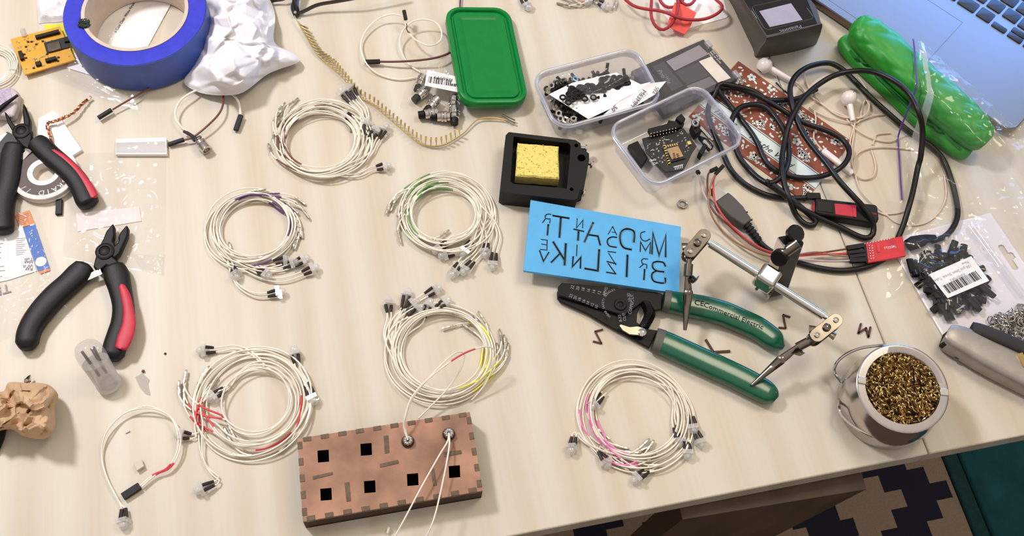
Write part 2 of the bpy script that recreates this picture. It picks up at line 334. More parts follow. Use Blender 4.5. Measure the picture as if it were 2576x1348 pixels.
def lead(label, group, led, back, tips, coil, sense, turns, mark, seed, marks=True, via=None):
    rr = random.Random(seed*13+5); L = V(led[0], led[1], 4.2); B = V(back[0], back[1], 3.0)
    d = L-B; d.z = 0; dist = d.length; d.normalize(); d = (d+Vector((0, 0, rr.uniform(-.15, .2)))).normalized()
    t = T('led_lead', label, 'LED lead', (L.x, L.y, TZ), group)
    m, s2 = led_mesh(L, d, rr.uniform(-.6, .6)); t.part('led', m, 'led_clear')
    cx, cy, rin, rout, asp = coil; k_ = MPP(cx, cy); c = V(cx, cy, 0); c2 = Vector((c.x, c.y))
    rm0 = rr.uniform(rin, rout)*k_; h0 = rr.uniform(1.2, 6.0)
    for q in (0, 1):
        sg = 1 if q else -1
        a = L-d*.0016+s2*(.0024*sg); b = B+s2*(.0017*sg); b.z = max(b.z, TZ+.0017)
        b = b+d*rr.uniform(-.0015, .0015)
        t.part('sleeve', MB().tube([a, a*.6+b*.4, b], [.0013, .0014, .0011], 8), 'sleeve')
        tip = V(tips[q][0], tips[q][1], rr.uniform(1.2, 3.5)); p1 = b-Vector((d.x, d.y, 0))*.006
        pre = [b+d*.001, b, p1]+[V(x, y, h) for x, y, h in (via or [])]; s0 = pre[-1]
        v0 = Vector((s0.x, s0.y))-c2; v1 = Vector((tip.x, tip.y))-c2; r0, r1 = v0.length, v1.length
        a0, a1 = math.atan2(v0.y, v0.x), math.atan2(v1.y, v1.x); da = (a1-a0)*sense % (2*math.pi)+2*math.pi*turns
        rm = min(rout*k_, max(rin*k_, rm0+rr.uniform(-5, 5)*k_)); ph = rr.uniform(0, 6.28); am = rr.uniform(3, 10)*k_; ph2 = rr.uniform(0, 6.28)
        n_ = max(12, int(da/.11)); ti = min(.42, .95/da); to = min(.42, 1.0/da); arc = []
        for i in range(1, n_):
            u = i/n_; ang = a0+sense*da*u
            r = r0+(rm-r0)*sm(u/ti) if u < .5 else rm+(r1-rm)*sm((u-(1-to))/to)
            w_ = sm(u/ti)*sm((1-u)/to); r += am*math.sin(ang+ph)*w_
            h = h0+2.2*math.sin(2*ang+ph2)+q*1.2; h = 3+(h-3)*w_
            arc.append(Vector((c.x+r*math.cos(ang), c.y+r*math.sin(ang)*asp, TZ+max(h, .9)*mm)))
        path = resample(smooth_pts(cr(pre+arc+[tip], 3), 5), .0032)
        body, tail = split_end(path, .0095)
        t.part('wire', MB().tube(body, WR, 6), 'white_wire')
        t.part('crimp_terminal', crimp_mesh(tail), 'crimp')
        if marks:
            b1, tl = split_end(body, rr.uniform(.006, .024)); b2, band = split_end(b1, rr.uniform(.014, .026))
            t.part('marker_band', MB().tube(band, WR*1.12, 6), 'mark_'+mark)
    return t
def bundle(name, coil, sense, mark, leads, turns=1.0):
    g = 'LED leads of the %s-marked coil' % name
    for i, (led, back, t1, t2, hint) in enumerate(leads):
        lead('%s-marked white LED lead, %s' % (name, hint), g, led, back, (t1, t2), coil, sense, turns if i % 3 else turns-1 if turns >= 1 and i % 2 else turns, mark, hash(name) % 0 if False else i+len(name)*10)
# coil centres: x, y, inner radius, outer radius in photo pixels, y squash
bundle('brown', (813, 362, 88, 118, 1.0), -1, 'brown', [
 ((863, 232), (880, 252), (751, 247), (700, 283), 'its LED topmost of the coil beside the gold pin strip'),
 ((884, 222), (897, 244), (718, 258), (705, 300), 'LED just right of the topmost, touching the pin strip'),
 ((868, 289), (885, 296), (830, 260), (735, 287), 'LED alone below the topmost pair, facing left'),
 ((924, 312), (919, 342), (822, 273), (867, 271), 'LED upper left of the cluster of three on the right'),
 ((944, 330), (931, 349), (675, 361), (690, 330), 'LED in the middle of the cluster on the right'),
 ((968, 325), (952, 349), (882, 331), (760, 272), 'LED furthest right in the upper cluster'),
 ((968, 418), (944, 423), (840, 263), (712, 272), 'LED alone at lower right near the green-marked coil')])
bundle('purple', (638, 580, 75, 124, .98), -1, 'purple', [
 ((592, 690), (584, 672), (769, 516), (750, 538), 'LED lowest on the left side, wires rising behind it'),
 ((668, 690), (648, 680), (778, 550), (742, 560), 'LED with a bare leg, low in the middle'),
 ((717, 655), (690, 660), (672, 476), (756, 597), 'LED left of the pair at the right side'),
 ((763, 652), (738, 665), (761, 600), (738, 622), 'LED right of the pair at the right side'),
 ((786, 676), (760, 688), (741, 628), (576, 609), 'LED furthest right'),
 ((701, 735), (674, 741), (648, 650), (745, 570), 'LED lowest of all, alone below the coil'),
 ((735, 662), (712, 670), (752, 585), (766, 530), 'LED half hidden between the right pair')])
bundle('green', (1122, 546, 80, 118, .98), 1, 'green', [
 ((1102, 627), (1122, 612), (977, 516), (1009, 613), 'LED leftmost at the bottom of the coil'),
 ((1119, 641), (1139, 637), (989, 513), (1030, 594), 'LED second from left at the bottom'),
 ((1168, 632), (1184, 611), (971, 541), (1033, 600), 'LED in the middle of the bottom'),
 ((1220, 634), (1224, 610), (983, 532), (1064, 616), 'LED under the right side of the coil'),
 ((1240, 664), (1244, 636), (999, 544), (1132, 579), 'LED furthest right and lowest on the right'),
 ((1141, 685), (1155, 664), (1107, 606), (1169, 595), 'LED lowest of all, above the yellow-marked coil'),
 ((1170, 678), (1191, 655), (1012, 560), (1003, 575), 'LED lowest but one, right of the lowest')])
bundle('yellow', (1112, 893, 92, 148, .96), 1, 'yellow', [
 ((977, 762), (979, 788), (1256, 828), (1275, 881), 'LED leftmost, standing apart from the others'),
 ((1024, 740), (1016, 772), (1162, 815), (1168, 796), 'LED upper left of the cluster at top'),
 ((1095, 728), (1072, 742), (1176, 793), (1118, 783), 'LED topmost and furthest back'),
 ((1078, 766), (1066, 794), (1190, 793), (1203, 783), 'LED in the middle of the cluster'),
 ((1120, 759), (1098, 776), (1272, 855), (1250, 863), 'LED furthest right in the cluster at top'),
 ((1040, 764), (1014, 784), (1279, 863), (1111, 827), 'LED just under the upper left one'),
 ((1053, 779), (1030, 800), (1198, 806), (1268, 842), 'LED lowest of the cluster, over the wires')])
bundle('red', (640, 1018, 80, 150, 1.0), -1, 'red', [
 ((512, 881), (540, 880), (450, 957), (469, 930), 'LED at upper left, facing the black pliers'),
 ((741, 887), (747, 915), (529, 919), (542, 961), 'LED at upper right, pointing up'),
 ((786, 1001), (772, 968), (548, 949), (582, 970), 'LED at the right edge, pointing down'),
 ((538, 997), (560, 982), (467, 957), (499, 961), 'LED inside the coil at its left'),
 ((456, 1094), (482, 1097), (463, 987), (702, 1136), 'LED at the left edge, touching the small single loop'),
 ((506, 1229), (542, 1214), (563, 1074), (574, 1068), 'LED lowest, alone under the coil')], turns=1.0)
bundle('pink', (1598, 1047, 88, 150, .98), 1, 'pink', [
 ((1439, 1125), (1444, 1097), (1634, 1103), (1662, 1128), 'LED furthest left, pointing at the table edge'),
 ((1524, 1161), (1509, 1136), (1535, 1107), (1583, 1130), 'LED at lower left, inside the loop'),
 ((1603, 1202), (1631, 1181), (1658, 1132), (1537, 1136), 'LED lowest, nearest the table edge'),
 ((1494, 1018), (1516, 992), (1572, 1166), (1583, 1184), 'LED at upper left inside the ring of wire'),
 ((1744, 1074), (1738, 1046), (1671, 1168), (1652, 1184), 'LED topmost of the right group'),
 ((1707, 1107), (1698, 1074), (1590, 1178), (1640, 1120), 'LED leftmost of the right group'),
 ((1729, 1137), (1727, 1110), (1620, 1150), (1612, 1140), 'LED lowest of the right group'),
 ((1761, 1109), (1750, 1084), (1668, 1124), (1646, 1106), 'LED furthest right of all')])
# the coil that runs off the far edge of the picture
bundle('salmon', (1466, -28, 40, 66, 1.0), -1, 'salmon', [
 ((1522, 14), (1504, 4), (1400, 8), (1544, 22), 'LED on the coil at the far edge, lower right'),
 ((1480, 2), (1496, -10), (1430, 10), (1410, -6), 'LED inside the coil at the far edge')])
# single loop at the lower left
t = T('led_lead', 'white LED lead alone at lower left, ending in a black two-pin connector', 'LED lead', V(310, 1311), 'loose LED leads')
L = V(310, 1311, 4); B = V(311, 1280, 3); d = (L-B).normalized(); m, s2 = led_mesh(L, d, .3); t.part('led', m, 'led_clear')
for q, sg in ((0, -1), (1, 1)):
    b = B+s2*.0014*sg; t.part('sleeve', MB().tube([L-d*.0016+s2*.0024*sg, b], .0014, 8), 'sleeve')
    base = [(300, 1262, 3), (268, 1200, 3), (255, 1140, 3), (268, 1085, 4+q*2), (312, 1040, 5), (371, 1021+q*5, 6+q*2), (425, 1044, 7), (447+q*6, 1090, 7), (444+q*6, 1140, 6), (420+q*6, 1178, 5), (385+q*9, 1194-q*2, 4), (352+q*4, 1222+q*3, 3.5)]
    p = resample(smooth_pts(cr([b]+pxs(base), 8), 3), .003); t.part('wire', MB().tube(p, WR, 6), 'white_wire')
    b1, tl = split_end(p, .010); b2, band = split_end(b1, .013); t.part('marker_band', MB().tube(band, WR*1.15, 6), 'mark_red')
a, b = V(352, 1222, 2.6), V(309, 1250, 2.6); d = (b-a); sd = Vector((-d.y, d.x, 0)).normalized()
t.part('connector', MB().box((a+b)/2, d/2, sd*.0027, UP*.0014), 'black_plastic', bevel=.0003)
# LED lead at the very top edge
t = T('led_lead', 'short LED lead at the far edge, between green lid and salmon-marked coil', 'LED lead', V(1326, 12), 'loose LED leads')
L, B = V(1326, 14, 4), V(1312, -6, 4); d = (L-B).normalized(); m, s2 = led_mesh(L, d, .2); t.part('led', m, 'led_clear')
for sg in (-1, 1):
    t.part('sleeve', MB().tube([L-d*.0016+s2*.0024*sg, B+s2*.0016*sg], .0014, 8), 'sleeve'); t.part('wire', MB().tube(cr([B+s2*.0016*sg, V(1300, -30, 3), V(1280+sg*4, -70, 2)], 6), WR, 6), 'white_wire')
# plain white coil on the left border
m = MB()
for i in range(5):
    c = V(-24, 172+i, 0); r0 = (50+i*6)*MPP(0, 170)
    m.tube([Vector((c.x+r0*math.cos(a)*(1+.02*math.sin(a*3+i)), c.y+r0*math.sin(a)*.95, TZ+(1.2+i*1.3+.8*math.sin(a*2+i))*mm)) for a in [k*.13 for k in range(49)]], WR*1.05, 6)
solo('wire_coil', 'plain white wire coil cut by the left border beside the yellow board', 'wire coil', m, 'white_wire', V(-10, 172))
# ---------------------------------------------------------------- laser-cut box with two LEDs pushed in
BH = 20
bq = [V(748, 1103, BH), V(1182, 1036, BH), V(1214, 1234, BH), V(762, 1312, BH)]; flat = lambda p, z: Vector((p.x, p.y, TZ+z*mm))
bx = T('wooden_box', 'brown laser-cut wooden box with square holes at the front table edge', 'box', flat(sum(bq, Vector())/4, 0))
def lerp2(u, v): return bq[0]*(1-u)*(1-v)+bq[1]*u*(1-v)+bq[2]*u*v+bq[3]*(1-u)*v
o = bx.part('top_panel', MB().prism([flat(p, BH-3) for p in bq[::-1]], [flat(p, BH) for p in bq[::-1]]), ['mdf', 'near_black'], smooth=30)
km = MB(); km.mi = 1
hole = lambda x, y: [(x-14.5, y-13.8), (x+13.8, y-16.2), (x+15, y+14), (x-13.2, y+16.4)]
HL = [(813, 1147), (921, 1130), (820, 1243), (930, 1224), (1038, 1206), (1143, 1186)]
for x, y in HL:
    P = [V(a, b, BH) for a, b in hole(x, y)]; km.prism([flat(p, BH-6) for p in P], [flat(p, BH+2) for p in P])
cut(o, km, ['mdf', 'near_black'])  # hole walls: laser char plus the shade inside, both put into one dark colour
bx.part('base_panel', MB().prism([flat(p, .2) for p in bq[::-1]], [flat(p, 3) for p in bq[::-1]]), 'near_black')  # inner floor near black: the shade inside the box is painted into its colour
edges = [(0, 1, 10), (1, 2, 5), (2, 3, 10), (3, 0, 5)]; cen = sum(bq, Vector())/4
for a, b, n in edges:
    A, B_ = bq[a], bq[b]; inn = (cen-(A+B_)/2); inn = inn-(B_-A)*(inn.dot(B_-A)/(B_-A).length_squared); inn.z = 0; inn.normalize()
    m = MB(); m.prism([flat(p, 0) for p in (A, A+inn*.003, B_+inn*.003, B_)], [flat(p, BH-3.05) for p in (A, A+inn*.003, B_+inn*.003, B_)])
    s = bx.part('side_panel', m, 'burnt')
    m = MB()
    for i in range(n):
        u0 = (i+.32)/n; u1 = (i+.78)/n; p, q = A+(B_-A)*u0, A+(B_-A)*u1; p -= inn*.0002; q -= inn*.0002
        m.prism([flat(k, BH-3.05) for k in (p, p+inn*.0034, q+inn*.0034, q)], [flat(k, BH+.35) for k in (p, p+inn*.0034, q+inn*.0034, q)])
    bx.part('finger_joints', m, 'burnt_glossy', parent=s, label='dark scorched finger joints along the box edge', bevel=.0003)
for pts in ([(258, 765), (452, 722), (455, 750), (262, 798)], [(570, 828), (615, 822), (632, 1005), (588, 1015)], [(950, 372), (995, 366), (1006, 535), (960, 545)], [(912, 645), (1090, 605), (1097, 640), (915, 682)], [(1410, 690), (1440, 684), (1470, 852), (1432, 862)], [(1535, 530), (1705, 510), (1712, 545), (1540, 578)]):
    bx.part('divider', MB().poly(zz(pts, 720, 1000, 3.874), BH-3.5, BH+.4), 'burnt_glossy', label='dark scorched divider tab showing in the box top', bevel=.0002)
def plug_led(label, px, wires, seed):
    t = T('led_lead', label, 'LED lead', V(px[0], px[1], BH-3), 'LED leads plugged into the wooden box')
    c = V(px[0], px[1], BH+1.2); m = MB(); m.lathe(c-UP*.004, UP, [(.0036, 0), (.0046, .003), (.0047, .0042), (.0036, .0062), (.0012, .0070)], 16); t.part('led_base', m, 'black_gloss')
    m = MB()
    for i in range(9):
        a = i*.7; m.lathe(c+Vector((math.cos(a)*.0022, math.sin(a)*.0022, .0022)), (math.cos(a*2)*.4, math.sin(a)*.4, 1), [(.0013, -.0009), (.0016, .0002), (.0008, .0016), (.0001, .0019)], 8)
    t.part('solder_joint', m, 'solder')
    for k, w_ in enumerate(wires):
        p = resample(smooth_pts(cr([c+UP*.003]+pxs(w_), 8), 2), .003); t.part('wire', MB().tube(p, WR, 6), 'white_wire')
        if k == 1 and seed == 1: b1, tl = split_end(p, .058); b2, band = split_end(b1, .020); t.part('marker_band', MB().tube(band, WR*1.12, 6), 'mark_red')
plug_led('LED lead plugged in the wooden box, wires arching back over the yellow-marked coil', (1026, 1110), [
 [(1019, 1075, 26), (1020, 1052, 30), (1036, 1005, 32), (1070, 960, 32), (1130, 898, 30), (1156, 884, 27), (1168, 893, 24), (1158, 930, 18), (1122, 982, 12), (1075, 1030, 8), (1052, 1052, 8)],
 [(1016, 1075, 27), (1018, 1052, 31), (1034, 1002, 34), (1075, 955, 35), (1150, 898, 34), (1203, 875, 32), (1232, 872, 29), (1247, 887, 25), (1243, 908, 22), (1235, 935, 16), (1218, 970, 9), (1187, 1006, 3)]], 1)
plug_led('LED lead in the wooden box\'s right end, wires hanging over its front edge', (1129, 1092), [
 [(1126, 1110, 26), (1105, 1145, 28), (1060, 1225, 28), (1015, 1310, 26), (985, 1365, 22), (960, 1420, 10)],
 [(1131, 1112, 26), (1126, 1150, 28), (1110, 1230, 28), (1090, 1310, 26), (1066, 1360, 22), (1050, 1400, 10)]], 2)
solo('cut_wire_end', 'short white wire end with a red mark lying in front of the wooden box', 'wire', MB().tube(pxs([(975, 1340, 2), (979, 1326, 4), (977, 1360, 2)][0:2]+[(974, 1352, 2)][0:0]), WR*1.6, 6), 'white_wire', V(977, 1335))
# ---------------------------------------------------------------- left part of the table
def sheet(quad, hfun, nu=24, nv=24, skip=None):
    """quad of photo pixels (TL, TR, BR, BL) on the table plane; hfun(u, v, point) gives the height in mm"""
    Q = [V(x, y, 0) for x, y in quad]
    def fn(u, v):
        p = Q[0]*(1-u)*(1-v)+Q[1]*u*(1-v)+Q[2]*u*v+Q[3]*(1-u)*v
        return Vector((p.x, p.y, TZ+hfun(u, v, p)*mm))
    return MB().grid(lambda u, v: fn(u, 1-v), nu, nv, skip)
def edge01(u, v): return min(u, 1-u, v, 1-v)
def crease(p, f, s): return (1-abs(N(p, f, s))*2.2)**2+.5*(1-abs(N(p, f*2.3, s+3))*2)**2
def bag(quad, hi, amp, f, seed, nu=60, nv=60, base=.35):
    """thin film bag: upper film with creases over a flat lower film"""
    Q = [V(x, y, 0) for x, y in quad]; pt = lambda u, v: Q[0]*(1-u)*(1-v)+Q[1]*u*(1-v)+Q[2]*u*v+Q[3]*(1-u)*v
    def top(u, v):
        p = pt(u, 1-v); e = sm(edge01(u, v)/.10); j = Vector((N(p, 60, seed), N(p, 60, seed+9), 0))*.0012
        return Vector((p.x, p.y, TZ+(base+.25+e*(hi*.6+hi*.4*N(p, 14, seed)+amp*crease(p, f, seed)))*mm))+j
    m = MB().grid(top, nu, nv)
    m.mi = 1; m.add([Vector((pt(u, v).x, pt(u, v).y, TZ+base*mm)) for u, v in ((0, 1), (1, 1), (1, 0), (0, 0))], [(3, 2, 1, 0)])
    return m
# --- painter's tape roll standing on a bagged leaflet
TH = 36
solo('white_bag', 'white plastic bag with folded edge sticking out behind the blue tape roll, far left', 'bag', bag([(92, -20), (205, -22), (186, 52), (98, 62)], 5, 3, 60, 4, 30, 30), 'bag_white', V(140, 20))
t = T('leaflet_bag', 'clear zip bag holding a white printed slip, squashed under the blue tape roll', 'bag', V(240, 170))
t.part('film', bag([(175, 75), (420, 30), (352, 282), (103, 190)], 4, 3.0, 45, 11, 70, 60, .6), 'bag_clear')
t.part('folded_edge', sheet([(103, 180), (130, 165), (350, 262), (338, 285)], lambda u, v, p: 3+3*math.sin(math.pi*v)+1.6*crease(p, 70, 5), 40, 8), 'bag_clear')
sl = t.part('slip', sheet([(250, 20), (470, -60), (318, 218), (168, 172)], lambda u, v, p: .9, 6, 6), 'paper')
text(t, 'Lig', (216, 172), (232, 146), .0062, 1.2, 'ink', parent=sl); text(t, 'B', (228, 180), (238, 163), .006, 1.2, 'ink', parent=sl)
text(t, 'x Cool Clear White Piranha', (292, 82), (337, 12), .0034, 1.3, 'ink', parent=sl)
ctr = V(340, 26, TH); ri = 83*.5*mm; rO = 59.5*mm; c = Vector((ctr.x, ctr.y, TZ+1.8*mm)); th_ = TH*mm-1.8*mm
t = T('tape_roll', 'roll of blue painter\'s tape lying flat at upper left', 'tape', c)
o = t.part('tape', MB().lathe(c, UP, [(ri+.003, .0005), (rO-.0006, 0), (rO, .0006), (rO+.0003, th_*.5), (rO, th_-.0008), (rO-.0008, th_)], 96, (False, False)), 'tape_side')
t.part('tape_edge', MB().lathe(c, UP, [(ri+.0025, th_-.0004), (ri+.004, th_+.0002), (rO-.003, th_+.0002), (rO-.0006, th_)], 96, (False, False)), 'tape_top', parent=o, label='bright blue rough tape edge on top')
t.part('cardboard_core', MB().lathe(c, UP, [(ri+.003, 0), (ri+.003, th_+.0006), (ri, th_+.0006), (ri, 0)], 96, (False, False)), 'cardboard', label='pale printed cardboard core')
m = MB()
for i in range(46):
    p = V(213, 62, TH)+Vector((R.uniform(-.003, .003), R.uniform(-.0025, .0025), R.uniform(.0006, .002))); m.tube(cr([p+Vector((R.uniform(-.0025, .0025), R.uniform(-.0025, .0025), R.uniform(-.001, .0015))) for _ in range(4)], 4), .0005, 5)
solo('lint_tuft', 'dark grey-green tuft of lint stuck on the blue tape roll', 'lint', m, 'lint', V(213, 62, TH))
def arctext(t, s, c, r, a0, da, size, h, m, parent, inward=False):
    for i, ch in enumerate(s):
        if ch == ' ': continue
        a = a0+da*i; p = c+Vector((math.cos(a), math.sin(a), 0))*r; tg = Vector((-math.sin(a), math.cos(a), 0))*(1 if da > 0 else -1)
        yield ch, p, tg
def glyphs(t, items, size, m, parent, n=UP, name='lettering'):
    mb = MB()
    for ch, p, x in items:
        cu = bpy.data.curves.new('txt', 'FONT'); cu.body = ch; cu.size = size; cu.extrude = .00005; cu.align_x = 'CENTER'; cu.resolution_u = 2
        o = bpy.data.objects.new('txt', cu); C.objects.link(o); bpy.context.view_layer.update(); me = bpy.data.meshes.new_from_object(o.evaluated_get(bpy.context.evaluated_depsgraph_get()))
        z = n(p) if callable(n) else n; x = x.normalized(); y = z.cross(x)
        mb.add([p+x*v.co.x+y*v.co.y+z*(v.co.z+.00008) for v in me.vertices], [tuple(f.vertices) for f in me.polygons])
        bpy.data.objects.remove(o); bpy.data.curves.remove(cu); bpy.data.meshes.remove(me)
    return t.part(name, mb, m, parent=parent, smooth=0)
def core_text(a0, s, z):
    for i, ch in enumerate(s):
        a = a0-i*.055; yield ch, c+Vector((math.cos(a), math.sin(a), 0))*(ri-.0001)+UP*z, Vector((math.sin(a), -math.cos(a), 0))
# --- crumpled tissue
def facet(q):
    q = Vector((q.x, q.y, 0)); d_, p_ = noise.voronoi(q); a = math.sin(p_[0].x*12.9+p_[0].y*78.2)*437.5; return (q-p_[0]).dot(Vector((math.cos(a), math.sin(a), 0)))+.25*math.sin(a*3)
def heap(poly, cen, peak, amp, f, seed, nr=26, ns=90, lift=2.0, pw=.8, zmin=.6, fc=1.0, it=0):
    pc = [Vector((x, y)) for x, y in cr2(poly, 6)]; n = len(pc); cx, cy = cen
    def edge(a):
        d = Vector((math.cos(a), math.sin(a))); best = 1
        for i in range(n):
            p, q = pc[i]-Vector(cen), pc[(i+1) % n]-Vector(cen); e = q-p; den = d.x*e.y-d.y*e.x
            if abs(den) < 1e-9: continue
            tt = (p.x*e.y-p.y*e.x)/den; u = (p.x*d.y-p.y*d.x)/den
            if tt > 0 and -1e-6 <= u <= 1+1e-6: best = max(best, tt)
        return best
    vs, fs = [], []
    ed = [edge(2*math.pi*k/ns) for k in range(ns)]
    for j in range(nr+1):
        r = max(j/nr, .002)
        for k in range(ns):
            a = 2*math.pi*k/ns; base = V(cx+ed[k]*r*math.cos(a), cy+ed[k]*r*math.sin(a), 0)
            bs_ = base+Vector((N(base, 40, 1), N(base, 40, 2), 0))*.006; vd_ = noise.voronoi(bs_*f+Vector((seed, 0, r*2)))[0]; ve_ = noise.voronoi(bs_*f*2.3+Vector((0, seed, 0)))[0]; rg_ = fc*(facet(bs_*f+Vector((seed, 0, 0)))*1.1+facet(bs_*f*2.2+Vector((0, seed, 0)))*.45)+(vd_[0]-.35)*.35+(1-abs(N(base, f*.7, seed))*2)*.35
            h = peak*(1-r**2.2)**pw+lift*(r**4)*(1+N(base, 40, seed+7))+amp*rg_*min(1, (1-r)*3+.25)
            vs.append((cx+ed[k]*r*math.cos(a), cy+ed[k]*r*math.sin(a), max(h, zmin)))
    H = [v[2] for v in vs]
    for _ in range(it): H = [(H[i]*2+H[i-ns if i >= ns else i]+H[i+ns if i+ns < len(H) else i]+H[i-i % ns+(i+1) % ns]+H[i-i % ns+(i-1) % ns])/6 for i in range(len(H))]
    vs = [V(v[0], v[1], h) for v, h in zip(vs, H)]
    for j in range(nr):
        for k in range(ns): a, b = j*ns+k, j*ns+(k+1) % ns; fs.append((a, a+ns, b+ns, b))
    return MB().add(vs, [tuple(reversed(f_)) for f_ in fs])
def cr2(poly, sub): return [(p.x, p.y) for p in cr([Vector((x, y, 0)) for x, y in poly], sub, True)]
o = solo('tissue', 'crumpled white paper tissue against the right side of the blue tape roll', 'tissue', heap([(545, -50), (640, -60), (690, 28), (690, 105), (735, 132), (752, 155), (700, 175), (668, 190), (612, 232), (560, 240), (500, 232), (462, 205), (488, 165), (508, 100), (518, 20)], (595, 95), 30, 15, 24, 3, 70, 240, 7, fc=.85, it=4), 'tissue', V(595, 95), smooth=180)
# --- yellow development board and things around it
def board(t, q, h, th_, m, name='circuit_board'):
    return t.part(name, MB().poly(q, h, h+th_), m, bevel=.0003)
def chip(px, l, w_, ang, h, hh): p = V(px[0], px[1], h); x = Vector((math.cos(ang), math.sin(ang), 0)); y = Vector((-x.y, x.x, 0)); return p+UP*(hh*mm/2), x*l*mm/2, y*w_*mm/2, UP*(hh*mm/2)
solo('yellow_card', 'yellow-green card sticking out under the blue tape roll behind the yellow board', 'card', MB().poly([(110, 62), (215, 55), (215, 140), (150, 152)], .3, .7), 'sticky_yellow', V(160, 100))
t = T('development_board', 'yellow development board with black chips left of the blue tape roll', 'circuit board', V(110, 130))
bd = board(t, [(26, 98), (150, 66), (190, 150), (62, 188)], 4.0, 1.6, 'pcb_yellow')
hA = 5.6; da = math.atan2(*(V(150, 66)-V(26, 98)).yx)
t.part('pin_header', MB().box(*chip((121, 90), 20, 3, da, hA, 3)), 'black_plastic'); t.part('pin_header', MB().box(*chip((55, 143), 3, 9, da, hA, 3)), 'black_plastic'); t.part('pin_header', MB().box(*chip((130, 153), 9, 3, da, hA, 3)), 'black_plastic')
cp = t.part('wireless_module', MB().box(*chip((143, 115), 19, 12, da, hA, 1.2)), 'pcb_black'); t.part('metal_shield', MB().box(*chip((136, 118), 11, 9, da, hA+1.2, 1)), 'steel', parent=cp, bevel=.0003)
t.part('button', MB().box(*chip((98, 163), 4.5, 4.5, da, hA, 2.4)), 'black_plastic', bevel=.0004); t.part('power_jack', MB().box(*chip((172, 103), 6, 5, da, hA, 3)), 'black_plastic')
c_ = V(62, 90, hA); m = MB(); m.lathe(c_, (-.25, .5, .75), [(.0024, 0), (.0024, .005), (.0016, .0068), (.0002, .0074)], 12); t.part('led', m, 'led_clear')
m = MB()
for i in range(46):
    u, v = R.uniform(.06, .94), R.uniform(.08, .92); p = (26+124*u+36*v, 98-32*u+90*v-(6*u*v)); m.box(*chip(p, R.choice((.9, 1.3, 2)), .9, da+R.choice((0, 1.57)), hA, .7))
t.part('surface_components', m, 'solder'); m = MB()
for i in range(14):
    u, v = R.uniform(.06, .9), R.uniform(.1, .92); p = (26+124*u+36*v, 98-32*u+90*v); m.box(*chip(p, 1.8, 1.2, da, hA, .9))
t.part('small_chips', m, 'pcb_black')
t = T('eraser', 'lavender dotted eraser cut by the left border above the black needle-nose pliers', 'eraser', V(10, 250))
t.part('body', MB().poly([(-30, 228), (30, 218), (46, 230), (42, 268), (34, 292), (-30, 288)], .2, 9), 'grey_rim', bevel=.002); t.part('dotted_face', MB().poly([(-30, 230), (26, 221), (32, 262), (4, 282), (-30, 280)], 9.0, 9.25), 'lavender')
# --- desoldering braid, card tags
solo('folded_tag', 'white folded cardboard tag under the copper braid, behind the braid spool', 'tag', MB().poly([(96, 298), (134, 277), (148, 290), (206, 376), (180, 392), (122, 372), (94, 335)], .3, 3.5), 'paper', V(150, 330), bevel=.0004)
m = MB(); bp = [(131, 360, 5), (126, 340, 6), (119, 312, 7), (140, 304, 8), (165, 294, 7), (186, 283, 6), (206, 262, 5), (228, 245, 3)]; P = cr(pxs(bp), 10)
for k in range(3): m.tube([p+Vector((math.cos(i*.9+k*2.1), math.sin(i*.9+k*2.1), math.sin(i*1.1+k))).normalized()*.0009 for i, p in enumerate(P)], .0007, 5)
solo('copper_braid', 'twisted strand of copper desoldering braid rising off the white tag', 'braid', m, 'copper', V(165, 300))
SC = V(110, 432, 8); c = Vector((SC.x, SC.y, TZ)); rs_ = 82*MPP(110, 432)
t = T('braid_spool', 'white spool of desoldering braid under the needle-nose pliers', 'spool', c)
t.part('flange', MB().lathe(c, UP, [(rs_*.34, 0), (rs_-.0006, 0), (rs_, .001), (rs_, .0022), (rs_*.9, .003), (rs_*.9, .0055), (rs_, .0062), (rs_, .0076), (rs_-.0006, .008), (rs_*.46, .008), (rs_*.34, .0076), (rs_*.34, 0)], 64, (False, False)), 'spool_white')
t.part('paper_ring', MB().lathe(c, UP, [(rs_*.86, .0081), (rs_*.50, .0081)], 64, (False, False)), 'spool_grey', label='dark printed ring on the spool')
def arc_items(s, a0, da, r, z):
    for i, ch in enumerate(s):
        a = a0+da*i; yield ch, c+Vector((math.cos(a), math.sin(a), 0))*r+UP*z, Vector((-math.sin(a), math.cos(a), 0))*(1 if da > 0 else -1)
glyphs(t, [x for x in arc_items('BRAID //', math.radians(-15), math.radians(-15), rs_*.70, .0082) if x[0] != ' '], .0066, 'paper', None)
